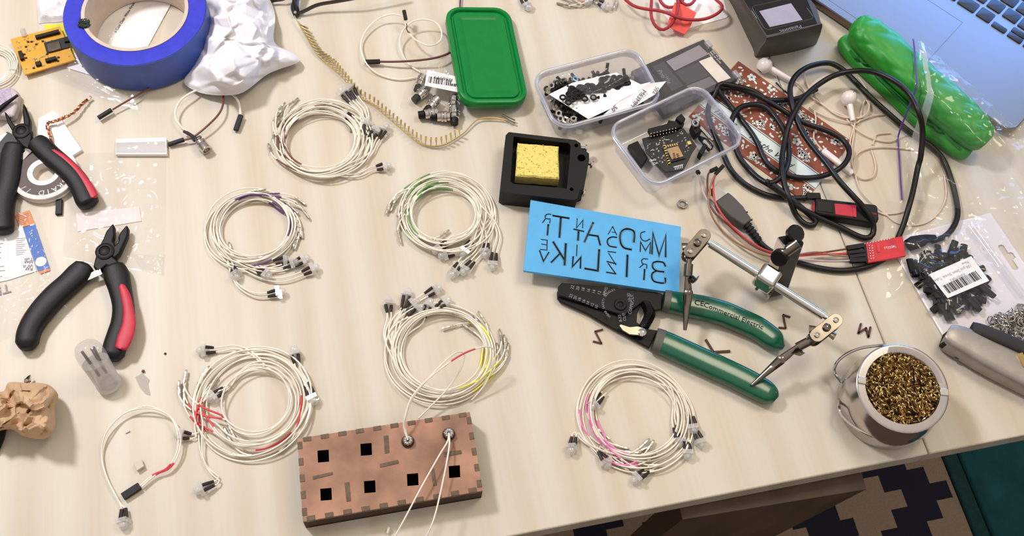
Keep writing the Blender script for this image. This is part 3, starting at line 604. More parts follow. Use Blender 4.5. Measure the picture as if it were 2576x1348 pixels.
# --- pliers
def fpx(l, w_, hh, h): return [V(x, y, h) for x, y in l], [a*mm for a in w_], [a*mm for a in hh]
def pliers(label, loc, jaws, piv, rpiv, handles, insets, spring, h=7):
    t = T('pliers', label, 'pliers', V(*loc))
    for j in jaws: t.part('jaw', MB().poly(j, h-3.5, h+2.5), 'black_metal', bevel=.0012)
    p = V(piv[0], piv[1], h); t.part('pivot', MB().lathe(p-UP*.004, UP, [(rpiv*mm, 0), (rpiv*mm, .0072), (rpiv*.8*mm, .0078), (rpiv*.62*mm, .0078), (rpiv*.58*mm, .0072), (rpiv*.5*mm, .0076), (.0003, .0077)], 28), 'black_metal')
    hs = []
    for pts, ws in handles:
        P = cr(pxs(pts, h), 6); W = [w_[0] for w_ in cr([Vector((w_, 0, 0)) for w_ in ws], 6)]; n_ = len(P)
        W = [w_*(1-.5*max(0, 1-i/2)-.45*max(0, 1-(n_-1-i)/3)) for i, w_ in enumerate(W)]
        hs.append(t.part('handle', MB().loft(P, [w_*mm for w_ in W], [min(6.4, w_*.85)*mm for w_ in W], 16, 2.7), 'rubber_black', smooth=60))
    for k, (pts, ws, hz) in enumerate(insets):
        P = cr(pxs(pts, hz), 6); W = [w_[0] for w_ in cr([Vector((w_, 0, 0)) for w_ in ws], 6)]; W[0] *= .4; W[-1] *= .5
        t.part('grip_inset', MB().loft(P, [w_*mm for w_ in W], [1.7*mm]*len(P), 12, 2.6), 'red_grip', parent=hs[k], label='red soft inset along the handle', smooth=60)
    for a, b, wd in spring:
        A, B = V(a[0], a[1], h+1), V(b[0], b[1], h+2); d = B-A; sd = Vector((-d.y, d.x, 0)).normalized(); t.part('return_spring', MB().box((A+B)/2, d/2, sd*wd*mm, UP*.0004), 'chrome')
    return t
s_ = lambda l: zz(l, 0, 550, 2.996)
pliers('black combination pliers with red-striped handles, jaws open, on the clear bag', (190, 740),
 [s_([(850, 32), (862, 60), (862, 120), (850, 165), (872, 205), (830, 300), (752, 262), (742, 215), (775, 150), (800, 90)]), s_([(952, 44), (968, 66), (960, 130), (935, 185), (900, 262), (860, 300), (822, 262), (850, 210), (880, 185), (893, 160), (888, 135), (905, 100)]),
  s_([(760, 270), (850, 280), (900, 330), (870, 372), (800, 350), (740, 400), (700, 360), (720, 280), (735, 265)])], s_([(797, 258)])[0], 7.2,
 [(s_([(650, 340), (600, 410), (520, 490), (420, 580), (320, 690), (245, 800), (213, 880), (200, 985)]), (6.6, 9.4, 9.2, 9.4, 9.2, 8.6, 8.4, 7.6)), (s_([(855, 350), (880, 430), (905, 530), (930, 660), (925, 780), (895, 880), (862, 980), (850, 1068)]), (7.4, 9.6, 8.6, 8.0, 8.4, 8.6, 8.4, 7.6))],
 [(s_([(490, 447), (408, 514), (316, 600), (230, 695), (172, 790), (150, 870)]), (1.0, 2.0, 2.6, 2.6, 2.4, 1.4), 7.0), (s_([(915, 500), (945, 580), (968, 690), (970, 800), (940, 900), (910, 985)]), (2.2, 3.6, 4.0, 5.2, 5.8, 4.6), 12.6)],
 [(s_([(655, 445)])[0], s_([(762, 398)])[0], 2.4)])
s_ = lambda l: zz(l, 0, 200, 3.21)
pliers('black needle-nose pliers with a red-striped handle at the left border, over the braid spool', (50, 400),
 [s_([(30, 252), (52, 268), (100, 345), (150, 410), (160, 450), (118, 450), (60, 350), (45, 300)]), s_([(185, 184), (205, 215), (242, 320), (240, 400), (246, 460), (196, 455), (192, 370), (178, 250)]), s_([(130, 390), (230, 385), (262, 460), (230, 560), (180, 540), (130, 480)])], s_([(182, 430)])[0], 7.2,
 [(s_([(130, 520), (105, 600), (90, 700), (70, 820), (25, 960), (10, 1080), (20, 1180), (18, 1240)]), (7.4, 9.0, 9.0, 9.2, 9.6, 9.6, 8.6, 8.0)), (s_([(285, 500), (330, 540), (420, 625), (520, 710), (610, 800), (665, 890), (700, 970), (728, 1020)]), (7.0, 8.8, 8.8, 8.6, 8.4, 8.6, 8.8, 7.6))],
 [(s_([(40, 640), (15, 700), (-20, 760)]), (1.5, 3, 3), 10), (s_([(425, 575), (510, 632), (600, 712), (670, 800), (725, 890), (760, 955)]), (2.0, 2.6, 2.8, 3.2, 4.0, 3.6), 11.5)],
 [(s_([(175, 640)])[0], s_([(225, 585)])[0], 2.2), (s_([(200, 560)])[0], s_([(250, 590)])[0], 1.6)])
solo('dark_pick', 'thin dark pick crossing the tip of the needle-nose pliers at the left border', 'tool', MB().tube(pxs([(-20, 292, 10), (10, 265, 12), (45, 239, 13)]), [.0022, .0018, .0010], 8), 'black_metal', V(10, 265))
t = T('printed_card', 'dark printed card under the needle-nose pliers at the left border', 'card', V(10, 365))
t.part('card', MB().poly([(-30, 372), (18, 331), (48, 345), (10, 420), (-30, 440)], .3, 1.0), 'palette_black'); t.part('light_stripe', MB().poly([(-30, 360), (14, 333), (18, 336), (-30, 390)], 1.0, 1.1), 'card_white')
text(t, 'Rlc', (6, 392), (30, 362), .006, 1.15, 'shadow_grey'); text(t, 'Tim', (-8, 402), (20, 372), .006, 1.15, 'shadow_grey')
# --- bags, leaflet, vial, scraps
t = T('zip_bag', 'large crinkled empty clear zip bag under the combination pliers', 'bag', V(290, 540))
t.part('film', bag([(172, 388), (418, 380), (414, 692), (158, 650)], 3.2, 1.5, 42, 21, 90, 110), 'bag_clear'); t.part('white_patch', MB().poly([(190, 536), (350, 520), (356, 556), (196, 582)], .4, .5), 'paper_dull')
t.part('lower_flap', bag([(330, 640), (416, 640), (410, 694), (352, 676)], 3, 3, 80, 8, 20, 20, 1.0), 'bag_clear')
t = T('bag_header', 'white folded card header in a clear sleeve on top of the crinkled zip bag', 'card', V(355, 365))
t.part('card', MB().poly([(292, 349), (418, 345), (420, 388), (290, 388)], .5, 4), 'paper', bevel=.0004); t.part('sleeve_film', bag([(290, 366), (419, 362), (421, 391), (289, 392)], 4, 1.0, 80, 6, 30, 8, 4), 'bag_clear')
t = T('leaflet', 'printed shrink-tube leaflet with blue and orange bands in a clear bag at the left border', 'leaflet', V(50, 640))
lf = t.part('sheet', MB().poly(zz([(100, 240), (215, 195), (345, 605), (80, 690), (-120, 730), (-120, 300)], 0, 520, 3.745), .5, .8), 'paper')
t.part('blue_band', MB().poly(zz([(215, 198), (328, 162), (468, 578), (358, 608)], 0, 520, 3.745), .8, .95), 'blue_print', parent=lf); t.part('orange_band', MB().poly(zz([(140, 80), (275, 32), (328, 160), (190, 196)], 0, 520, 3.745), .8, .95), 'orange_print', parent=lf); t.part('orange_band', MB().poly(zz([(362, 610), (466, 580), (470, 600), (380, 632)], 0, 520, 3.745), .8, .95), 'orange_print', parent=lf)
c = V(103, 658, 1); t.part('round_badge', MB().lathe(c, UP, [(.0001, .00005), (.0042, .0001), (.0042, 0)], 24, (False, False)), 'paper', parent=lf)
for s, y in (('Ray', 572), ('W it', 540), ('Hea', 505), ('Tub', 478)): text(t, s, zz([(312, y)], 0, 520, 3.745)[0], zz([(212, y+12)], 0, 520, 3.745)[0], .0040, .85, 'ink', parent=lf)
m = MB()
for i in range(9):
    y = 300+i*19; m.poly(zz([(150, y), (250-i % 3*18, y-10), (252-i % 3*18, y-4), (152, y+6)], 0, 520, 3.745), .8, .86)
t.part('small_print', m, 'ink_pale', parent=lf, kind='stuff')
m = MB()
for i in range(6): m.poly(zz([(170, 90+i*17), (270, 58+i*17), (272, 62+i*17), (172, 95+i*17)], 0, 520, 3.745), .95, 1.0)
t.part('small_print', m, 'mark_brown', parent=lf, kind='stuff')
text(t, 'TE', zz([(95, 722)], 0, 520, 3.745)[0], zz([(10, 745)], 0, 520, 3.745)[0], .011, .85, 'ink_pale', parent=lf)
m = MB(); m.poly(zz([(-60, 320), (72, 300), (82, 660), (-60, 690)], 0, 520, 3.745), .85, 1.0); t.part('label', m, 'paper', parent=lf)
m = MB()
for x, y, l in ((0, 345, 30), (0, 560, 40), (0, 600, 48), (0, 655, 20), (-5, 380, 16), (-5, 430, 16), (-5, 480, 16)): m.poly(zz([(x, y), (x+l, y-4), (x+l, y+4), (x, y+9)], 0, 520, 3.745), 1.0, 1.06)
t.part('label_print', m, 'ink_pale', parent=lf, kind='stuff')
t.part('bag_film', bag([(-60, 530), (90, 512), (186, 790), (-60, 880)], 3.5, 2.6, 55, 31, 80, 100, 1.2), 'bag_clear')
def vcyl(a, ha, b, hb, prof, n=24):
    A, B = V(a[0], a[1], ha), V(b[0], b[1], hb); return MB().lathe(A, B-A, [(r*mm, t_*(B-A).length) for r, t_ in prof], n)
t = T('drill_vial', 'small frosted clear vial of drill bits standing below the combination pliers', 'vial', V(268, 985))
va, vb = (276, 968), (216, 872)
t.part('tube', vcyl(va, 3, vb, 36, [(8.6, -.04), (9.1, 0), (9.3, .08), (8.8, .1), (9.7, .62)]), 'vial_clear'); t.part('cap', vcyl(va, 3, vb, 36, [(10.0, .60), (10.1, .78), (9.7, .92), (8, 1.02), (4.2, 1.08), (.2, 1.1)]), 'lens_clear')
A, B = V(va[0], va[1], 3), V(vb[0], vb[1], 36); d = B-A
for x, y, l in ((-.003, -.002, .92), (.004, .001, .98), (.0005, .003, .86)): t.part('drill_bit', MB().tube([A+d*.3+Vector((x*.6, y, 0)), A+d*l+Vector((x*1.2, y, 0))], .0011, 6), 'steel')
solo('paper_ball', 'crumpled ball of brown kraft paper at the left border', 'paper', heap([(-60, 990), (6, 985), (22, 962), (70, 963), (118, 966), (146, 992), (138, 1024), (138, 1078), (112, 1104), (60, 1098), (26, 1080), (-20, 1090), (-60, 1110)], (60, 1028), 28, 13, 62, 12, 46, 160, 7, .6, fc=.9, it=1), 'kraft', V(60, 1028), smooth=25)
m = MB(); m.tube(pxs([(64, 966, 5), (70, 956, 6), (76, 944, 5)]), [.0012, .0026, .0006], 8); solo('foil_bit', 'shiny pointed metal bit peeking out above the brown paper ball', 'scrap', m, 'chrome', V(70, 955))
solo('dark_cloth_corner', 'dark object under the brown paper ball at the left border', 'scrap', MB().poly([(-40, 1078), (14, 1068), (6, 1100), (-8, 1135), (-40, 1140)], .3, 5), 'near_black', V(-10, 1100), bevel=.001)
solo('film_scrap', 'torn scrap of greyish clear film right of the drill vial', 'scrap', MB().poly([(340, 948), (358, 938), (376, 955), (372, 966), (378, 994), (366, 990), (352, 975)], .3, .6), 'scrap_film', V(360, 965))
solo('crumb', 'small brown crumb above the torn film scrap', 'scrap', MB().lathe(V(359, 935, 0), (.5, .2, 1), [(.0003, 0), (.0012, .0008), (.0010, .002), (.0002, .0026)], 7), 'mark_brown', V(359, 935))
solo('crumb', 'tiny dark crumb on bare wood between the film scrap and red-marked coil', 'scrap', MB().lathe(V(416, 890, 0), UP, [(.0008, 0), (.0010, .0006), (.0002, .0012)], 5), 'ink', V(416, 890))
solo('crumb', 'sliver of wire inside the single loop of the lone LED lead', 'scrap', MB().tube(pxs([(316, 1090, .6), (327, 1084, .6)]), .0005, 5), 'grey_rim', V(322, 1087))
solo('wood_offcut', 'tiny square wooden offcut inside the single loop of the lone LED lead', 'wood piece', MB().poly([(336, 1164), (356, 1155), (362, 1172), (344, 1184)], .2, 4), 'birch', V(348, 1168), bevel=.0002)
def conn(t, a, b, ha=2.6, hb=2.6, w_=1.5, hh=1.4, m='black_plastic'):
    A, B = V(a[0], a[1], ha), V(b[0], b[1], hb); d = B-A; sd = Vector((-d.y, d.x, 0)).normalized()
    return t.part('connector', MB().box((A+B)/2, d/2, sd*w_*mm, d.cross(sd).normalized()*hh*mm), m, bevel=.0003)
t = T('connector_housing', 'loose black connector housing between the braid spool and the leaflet', 'connector', V(149, 520)); conn(t, (150, 503), (148, 540), 1.6, 1.6, 2.4, 1.5)
# --- jumper wires and the barrel jack
def wire(t, pts, r, m, name='wire'): return t.part(name, MB().tube(resample(smooth_pts(cr(pxs(pts, 2.0), 8), 2), .003), r*mm, 7), m)
t = T('jumper_wire', 'brown jumper wire with a black end running from under the blue tape to lower left', 'wire', V(320, 250))
wire(t, [(430, 190, 2), (385, 217, 4), (345, 240, 6), (318, 255, 6), (283, 276, 5)], .8, 'brown_wire'); conn(t, (281, 276), (247, 297), 5, 4.5)
t = T('barrel_jack', 'metal barrel jack with white and brown wires between the tissue and the bag header', 'jack', V(512, 372))
wire(t, [(500, 352, 4), (478, 338, 5), (450, 312, 6), (440, 285, 7), (452, 255, 8), (478, 235, 8), (500, 225, 6)], .95, 'white_wire'); wire(t, [(462, 352, 5), (486, 345, 6), (520, 318, 8), (548, 290, 8), (560, 268, 7), (562, 240, 6)], .9, 'brown_wire'); conn(t, (463, 351), (423, 364), 5, 3)
A, B = V(498, 350, 6), V(520, 378, 6); d = B-A; m = MB(); m.lathe(A, d, [(.0030, 0), (.0034, d.length*.25), (.0048, d.length*.3), (.0048, d.length*.5), (.0040, d.length*.55), (.0044, d.length*.62), (.0044, d.length), (.0030, d.length), (.0030, d.length*.7), (.0004, d.length*.7)], 20)
t.part('barrel', m, 'chrome'); t.part('terminal', MB().box(V(488, 348, 6), d*.18, Vector((-d.y, d.x, 0)).normalized()*.0018, UP*.001), 'black_plastic'); t.part('sleeve', MB().tube(pxs([(502, 354, 5), (476, 337, 5), (463, 330, 5)]), .0015, 8), 'sleeve'); t.part('lug', MB().torus(V(500, 347, 9), d, .0022, .0005, 14, 6), 'steel')
t = T('jumper_wire', 'white jumper wire with a black end hanging out below the tissue', 'wire', V(600, 280)); wire(t, [(572, 232, 6), (590, 242, 6), (602, 262, 5), (605, 290, 4)], .95, 'white_wire'); conn(t, (606, 290), (593, 328), 4, 3, 2.0)
# --- eyeglasses at the far edge
t = T('eyeglasses', 'black-framed eyeglasses at the far edge above the gold pin strip', 'glasses', V(760, 20))
t.part('temple', MB().tube(cr(pxs([(743, 36, 3), (765, 28, 5), (800, 12, 9), (850, 3, 12), (910, -8, 15), (1010, -30, 16)]), 8), [(.0022, .0012)]*41, 8), 'frame_black'); t.part('temple', MB().tube(cr(pxs([(672, 6, 4), (690, 1, 5), (720, -6, 7), (760, -40, 10)]), 6), [(.0022, .0012)]*19, 8), 'frame_black')
rim = [(741, 0, 10), (737, 20, 6), (744, 38, 2.4), (748, 34, 3), (746, 12, 8), (752, -30, 12), (762, -70, 16), (748, -80, 18), (742, -40, 14)]
t.part('front_frame', MB().tube(cr(pxs(rim), 6, True)+[pxs(rim)[0]], .0022, 8), 'frame_black'); t.part('hinge', MB().lathe(V(744, 34, 4), (0, -.3, 1), [(.0013, -.003), (.0016, 0), (.0013, .003)], 12), 'steel')
# ---------------------------------------------------------------- middle of the table
# --- white jumper loops by the green lid
t = T('jumper_wire', 'thin white jumper wire looping loosely left of the green lid', 'wire', V(960, 120))
wire(t, [(1022, 52, 12), (1010, 40, 12), (985, 36, 10), (950, 48, 7), (920, 78, 5), (907, 112, 4), (915, 148, 7), (935, 175, 4), (965, 192, 2), (1005, 200, 2), (1052, 194, 2), (1075, 190, 2)], .75, 'white_wire')
wire(t, [(1020, 58, 14), (1026, 78, 14), (1045, 100, 14), (1078, 115, 14), (1106, 105, 13), (1111, 80, 12), (1098, 58, 12), (1068, 49, 13), (1036, 55, 12), (1012, 80, 9), (1005, 110, 6), (1014, 140, 4), (1032, 165, 2), (1058, 182, 2)], .75, 'white_wire')
conn(t, (1021, 50), (1016, 26), 14, 17, 1.6)
wire(t, [(1022, 60, 14), (1024, 75, 14), (1032, 86, 14)], .8, 'maroon_wire', 'wire_end')
t = T('jumper_wire', 'dark maroon jumper wire with a black end pointing left, partly under the green lid', 'wire', V(1040, 152))
wire(t, [(955, 155, 5), (1000, 155, 7), (1060, 151, 9), (1105, 143, 10), (1140, 128, 6), (1165, 105, 2)], 1.0, 'maroon_wire'); conn(t, (956, 155), (918, 156), 5, 4, 1.8); wire(t, [(1160, -30, 3), (1158, 0, 3), (1157, 30, 3)], .8, 'maroon_wire')
# --- strip of gold crimp pins
sp_ = [(741, 40, 6), (765, 85, 4), (792, 130, 3), (822, 160, 2), (858, 192, 2), (902, 243, 2), (940, 266, 2), (991, 309, 2), (1041, 351, 2), (1066, 364, 2), (1099, 368, 2), (1129, 359, 2), (1167, 334, 2), (1198, 303, 3), (1230, 296, 4), (1268, 301, 3), (1296, 308, 3)]
t = T('pin_strip', 'long curling strip of gold crimp pins running from the eyeglasses to the sponge stand', 'pin strip', V(1000, 320))
P = cr(pxs(sp_), 14); t.part('carrier_strip', MB().tube(P, [(.0011, .00035)]*len(P), 6), 'gold_pin')
P2 = resample(P, .0047)
for i, p in enumerate(P2[2:-12]):
    a = P2[i+3]-P2[i+1]; a.normalize(); sd = Vector((-a.y, a.x, 0)); fr = sm((i-2)/14)
    if sd.y < 0: sd = -sd
    d = (UP*(.25+.75*fr)+sd*(.9-.75*fr)+a*(1.5*(1-fr))).normalized(); L_ = .0105
    m = MB(); m.tube([p, p+d*L_*.5, p+d*L_*.55, p+d*L_], [(.0004, .0007), (.0004, .0007), (.0009, .0010), (.0009, .0010)], 6); t.part('pin', m, 'gold_pin')
tail = MB()
for k in (-1, 1): tail.tube(pxs([(1262, 290+k*2, 4), (1280, 299+k*3, 4), (1296, 307+k*4, 3)]), .0007, 5)
t.part('loose_pin', tail, 'crimp')
# --- bag of metal jacks
t = T('jack_bag', 'clear bag of metal jacks with a barcode label beside the green lid', 'bag', V(1100, 240))
t.part('film', bag([(1052, 135), (1165, 150), (1195, 310), (1004, 272)], 10, 4, 50, 41, 60, 60), 'bag_clear')
lb = t.part('label', MB().add(pxs([(1075, 176, 15), (1205, 205, 13), (1172, 236, 13), (1068, 215, 15)])+pxs([(1075, 176, 14.6), (1205, 205, 12.6), (1172, 236, 12.6), (1068, 215, 14.6)]), [(3, 2, 1, 0), (4, 5, 6, 7), (0, 1, 5, 4), (1, 2, 6, 5), (2, 3, 7, 6), (3, 0, 4, 7)]), 'paper', smooth=0)
def barcode(t, a, b, dn_, hh, m, parent, seed, n=34):
    rr = random.Random(seed); mb = MB(); A, B = V(*a), V(*b); D = V(*dn_)-A; u = 0
    while u < .98:
        w_ = rr.choice((.008, .012, .02, .03)); mb.add([A+(B-A)*u+UP*.0002, A+(B-A)*min(1, u+w_)+UP*.0002, A+(B-A)*min(1, u+w_)+D+UP*.0002, A+(B-A)*u+D+UP*.0002], [(0, 1, 2, 3)]); u += w_+rr.choice((.008, .012, .022))
    return t.part('barcode', mb, m, parent=parent, smooth=0)
barcode(t, (1079, 192, 14.8), (1168, 205, 13.3), (1076, 208, 14.8), 0, 'near_black', lb, 3)
text(t, 'I036919', (1140, 198, 13.9), (1104, 192, 14.5), .0052, 14, 'ink', parent=lb)
jm = None
for i, (x, y, a) in enumerate(((1062, 233, 60), (1090, 260, 65), (1084, 285, 20), (1115, 293, 10), (1142, 255, 95), (1143, 285, 100), (1060, 205, 80))):
    q = T('metal_jack', 'small threaded metal jack inside the clear barcode-labelled bag', 'jack', V(x, y), 'metal jacks in the barcode-labelled bag')
    c = V(x, y, 5.5); d = Vector((math.cos(math.radians(a)), math.sin(math.radians(a)), .05)); m = MB(); m.lathe(c-d*.006, d, [(.0030, 0), (.0044, .001), (.0044, .004), (.0051, .0045), (.0051, .006), (.0044, .0065), (.0051, .007), (.0051, .009), (.0042, .0095), (.0042, .012), (.0028, .012), (.0028, .008), (.0003, .008)], 16); q.part('barrel', m, 'chrome'); q.part('rear_housing', MB().lathe(c-d*.011, d, [(.0034, 0), (.0036, .005)], 12), 'black_plastic')
# --- rectangular frames from corner points
def frame4(P):
    o = (P[0]+P[1]+P[2]+P[3])/4; ex = ((P[1]-P[0])+(P[2]-P[3])).normalized(); ey0 = ((P[0]-P[3])+(P[1]-P[2])); ez = ex.cross(ey0).normalized()
    if ez.z < 0: ez = -ez
    ey = ez.cross(ex); W = ((P[1]-P[0]).length+(P[2]-P[3]).length)/2; D = ((P[0]-P[3]).length+(P[1]-P[2]).length)/2; return o, ex, ey, ez, W, D
def rrect(o, ex, ey, W, D, r, n=8):
    out = []
    for cx, cy, a0 in ((1, 1, 0), (-1, 1, 90), (-1, -1, 180), (1, -1, 270)):
        for k in range(n+1):
            a = math.radians(a0+90*k/n); out.append(o+ex*(cx*(W/2-r)+r*math.cos(a))+ey*(cy*(D/2-r)+r*math.sin(a)))
    return out
def stack(fr, prof, r, cap0=False, cap1=False):
    o, ex, ey, ez, W, D = fr; return MB().rings([rrect(o+ez*(z*mm), ex, ey, W-2*i*mm, D-2*i*mm, max(r*mm-i*mm, .8*mm)) for i, z in prof], cap0, cap1)
# --- green lid, lying tilted on the bag edge
P = pxs([(1112, 17, 16), (1266, 17, 9), (1348, 258, 13), (1166, 258, 20)]); fr = frame4(P)
lid = solo('container_lid', 'bright green plastic container lid with rounded corners left of the clear tubs', 'lid', stack(fr, [(2.0, -8.5), (.4, -8.5), (0, -7.6), (0, -.8), (.8, 0), (3.4, 0), (4.0, -.8), (4.4, -2.6), (6.5, -2.6), (7.2, -1.2), (13.5, -1.2), (14.2, -1.6), (15, -1.6)], 15, False, True), 'lid_green', fr[0], smooth=50)
# --- clear tubs
def tub(label, quad, hh, r, taper):
    fr = frame4(pxs(quad, hh)); o = fr[0]; t = T('plastic_tub', label, 'tub', (o.x, o.y, TZ))
    h_ = hh
    t.part('body', stack(fr, [(taper+3, -hh+.4), (taper+.8, -hh+.4), (taper, -hh+1.6), (taper-2, -hh*.4), (2.4, -3.2)], r, True, False), 'tub_clear', smooth=60)
    t.part('rim', stack(fr, [(2.4, -3.2), (.3, -3.4), (0, -3), (0, -2.2), (.7, -1.8), (.5, -.4), (1.0, 0), (2.0, 0), (2.9, -.6), (3.2, -3.2), (3.4, -7)], r), 'tub_rim', smooth=60); return t, fr
tub('clear plastic tub of black screws, left of the makeup palette', [(1338, 180), (1607, 113), (1668, 252), (1393, 331)], 27, 16, 7)
tub('clear plastic tub holding a black circuit board, the lower right one', [(1537, 312), (1782, 196), (1864, 362), (1626, 481)], 28, 15, 7)
def in_quad(q, u, v): return (q[0][0]*(1-u)*(1-v)+q[1][0]*u*(1-v)+q[2][0]*u*v+q[3][0]*(1-u)*v, q[0][1]*(1-u)*(1-v)+q[1][1]*u*(1-v)+q[2][1]*u*v+q[3][1]*(1-u)*v)
# screws: built once, copied
def screw_mesh(L, r, hr):
    m = MB(); m.lathe((0, 0, 0), (1, 0, 0), [(hr*.4, -.0002), (hr, .0004), (hr, .0016), (r, .0018)]+[(r*(1.0 if k % 2 else .84), .002+k*(L-.002)/14) for k in range(15)], 10); return m
def copies(src, spots, group, label):
    """src: T built at the origin; copied with its parts"""
    for i, (p, rot) in enumerate(spots):
        r = src.o if i == 0 else src.o.copy()
        if i:
            C.objects.link(r)
            for ch in [c for c in src.o.children]:
                k = ch.copy(); C.objects.link(k); k.parent = r
        r.location = p; r.rotation_euler = rot
    src.o['group'] = group; src.o['label'] = label
def one(name, label, cat, mb, m, spots, group, **k):
    o = solo(name, label, cat, mb, m, (0, 0, 0), group, **k)
    for i, (p, rot) in enumerate(spots):
        r = o if i == 0 else o.copy()
        if i: C.objects.link(r)
        r.location = p; r.rotation_euler = rot
q1_ = [(1372, 212), (1600, 160), (1640, 262), (1420, 318)]; rs = random.Random(5)
sp1 = []
for i in range(150):
    u, v = rs.random(), rs.random()
    x, y = in_quad([(1372, 218), (1560, 178), (1622, 262), (1420, 312)], u, v); sp1.append((V(x, y, rs.uniform(3, 17)), (rs.uniform(-.4, .4), rs.uniform(-.5, .5), rs.uniform(0, 6.28))))
one('black_screw', 'small black screw in the tub left of the makeup palette', 'screw', screw_mesh(.010, .0016, .0030), 'black_metal', sp1, 'black screws in the clear tub')
m = MB(); m.lathe((0, 0, 0), UP, [(.0016, -.0012), (.0032, -.0012), (.0034, 0), (.0032, .0012), (.0016, .0012), (.0016, -.0012)], 6, (False, False))
one('nut', 'small shiny metal nut among the black screws in the tub', 'nut', m, 'chrome', [(V(x, y, 17), (rs.uniform(-.8, .8), rs.uniform(-.8, .8), rs.random()*3)) for x, y in ((1388, 215), (1400, 208), (1418, 203), (1446, 200), (1406, 285), (1412, 298), (1422, 302), (1443, 300), (1384, 250), (1398, 270), (1380, 228), (1432, 306))], 'metal nuts among the black screws', smooth=20)
t = T('washer_bag', 'white-backed bag of small black rings with a folded paper label on the black screws', 'bag', V(1500, 250))
t.part('backing', MB().add([p for p in pxs([(1381, 237, 19), (1440, 208, 20), (1550, 182, 22), (1612, 212, 22), (1640, 205, 24), (1560, 262, 21), (1480, 299, 19)])]+[p-UP*.0006 for p in pxs([(1381, 237, 19), (1440, 208, 20), (1550, 182, 22), (1612, 212, 22), (1640, 205, 24), (1560, 262, 21), (1480, 299, 19)])], [(6, 5, 4, 3, 2, 1, 0), (7, 8, 9, 10, 11, 12, 13)]+[(i, (i+1) % 7, 7+(i+1) % 7, 7+i) for i in range(7)]), 'paper', smooth=0)
t.part('film', bag([(1395, 232), (1556, 180), (1612, 222), (1480, 290)], 2.5, 1, 50, 17, 40, 40, 23.5), 'bag_clear')
fl = t.part('paper_label', MB().add(pxs([(1508, 297, 20), (1560, 252, 26), (1600, 232, 27), (1630, 210, 30), (1676, 204, 30), (1650, 236, 29), (1600, 266, 26), (1540, 292, 22)])+[p-UP*.0005 for p in pxs([(1508, 297, 20), (1560, 252, 26), (1600, 232, 27), (1630, 210, 30), (1676, 204, 30), (1650, 236, 29), (1600, 266, 26), (1540, 292, 22)])], [tuple(range(7, -1, -1)), tuple(range(8, 16))]+[(i, (i+1) % 8, 8+(i+1) % 8, 8+i) for i in range(8)]), 'paper', smooth=0, label='folded paper label with small print')
text(t, 'M63MM', (1618, 224, 30.2), (1600, 247, 28), .0058, 30, 'ink', parent=fl); text(t, '502', (1650, 217, 30.6), (1640, 236, 29.4), .005, 30, 'ink', parent=fl); text(t, '.50\'', (1548, 262, 24.8), (1530, 284, 22), .0052, 25, 'ink', parent=fl)
m = MB(); m.torus((0, 0, 0), UP, .0024, .0009, 12, 6); spots = []
for i in range(120):
    u = rs.random(); v = rs.gauss(.5, .22); x, y = in_quad([(1420, 226), (1562, 186), (1592, 212), (1432, 248)], u, min(1, max(0, v))); spots.append((V(x, y, rs.uniform(21.2, 23)), (rs.uniform(-.2, .2), rs.uniform(-.2, .2), 0)))
spots += [(V(x, y, 22.5), (0, 0, 0)) for x, y in ((1416, 245), (1430, 257), (1471, 248), (1493, 245), (1440, 250))]
one('rubber_ring', 'small black ring in the white-backed bag lying on the screws', 'ring', m, 'rubber_black', spots, 'black rings in the white-backed bag')
# board in the second tub
t = T('circuit_board', 'black circuit board with a gold-edged wireless chip in the lower right tub', 'circuit board', V(1695, 375))
o_ = lambda l: zz(l, 1330, 120, 3.643); bq_ = o_([(1040, 830), (1420, 735), (1540, 900), (1500, 960), (1420, 1120), (1250, 1140), (1080, 960)])
b_ = t.part('board', MB().poly(bq_, 11, 12.6), 'pcb_black', bevel=.0003); H2 = 12.6; ba = math.atan2(*(V(1718, 322)-V(1620, 348)).yx)
hd = t.part('pin_header', MB().box(*chip(o_([(1230, 765)])[0], 27, 6.5, ba, H2, 5)), 'black_plastic'); m = MB()
for i in range(9):
    for j in (0, 1): p = o_([(1120+i*28, 792-i*6+j*26)])[0]; m.box(*chip(p, .8, .8, ba, H2+5, 1.2))
t.part('header_pins', m, 'crimp', parent=hd)
wm = t.part('wireless_module', MB().box(*chip(o_([(1328, 970)])[0], 15, 16, ba, H2, 1.4)), 'pcb_black'); t.part('shield', MB().box(*chip(o_([(1340, 965)])[0], 11, 11.5, ba, H2+1.4, .9)), 'chip_gold', parent=wm, label='bronze chip shield', bevel=.0003)
text(t, 'FCC', o_([(1300, 1010)])[0], o_([(1285, 940)])[0], .0032, H2+2.4, 'near_black', parent=wm); text(t, '8266', o_([(1350, 1020)])[0], o_([(1335, 950)])[0], .0032, H2+2.4, 'near_black', parent=wm); text(t, 'WIFI', o_([(1388, 1025)])[0], o_([(1372, 955)])[0], .0032, H2+2.4, 'near_black', parent=wm)
m = MB()
for i in range(8): m.box(*chip(o_([(1240+i*6.5, 905+i*23)])[0], 2.2, .9, ba, H2, 1.6))
for i in range(6): m.box(*chip(o_([(1255+i*20, 912-i*4)])[0], .9, 2.0, ba, H2, 1.6))
t.part('gold_pads', m, 'gold_pin', parent=wm); m = MB()
for i in range(5): m.tube(pxs(o_([(1345+i*16, 1120-i*4), (1343+i*16, 1085-i*4)]), H2+.3), .0003, 4)
m.tube(pxs(o_([(1325, 1095), (1415, 1070)]), H2+.3), .0003, 4); t.part('antenna_trace', m, 'paper', parent=wm)
m = MB()
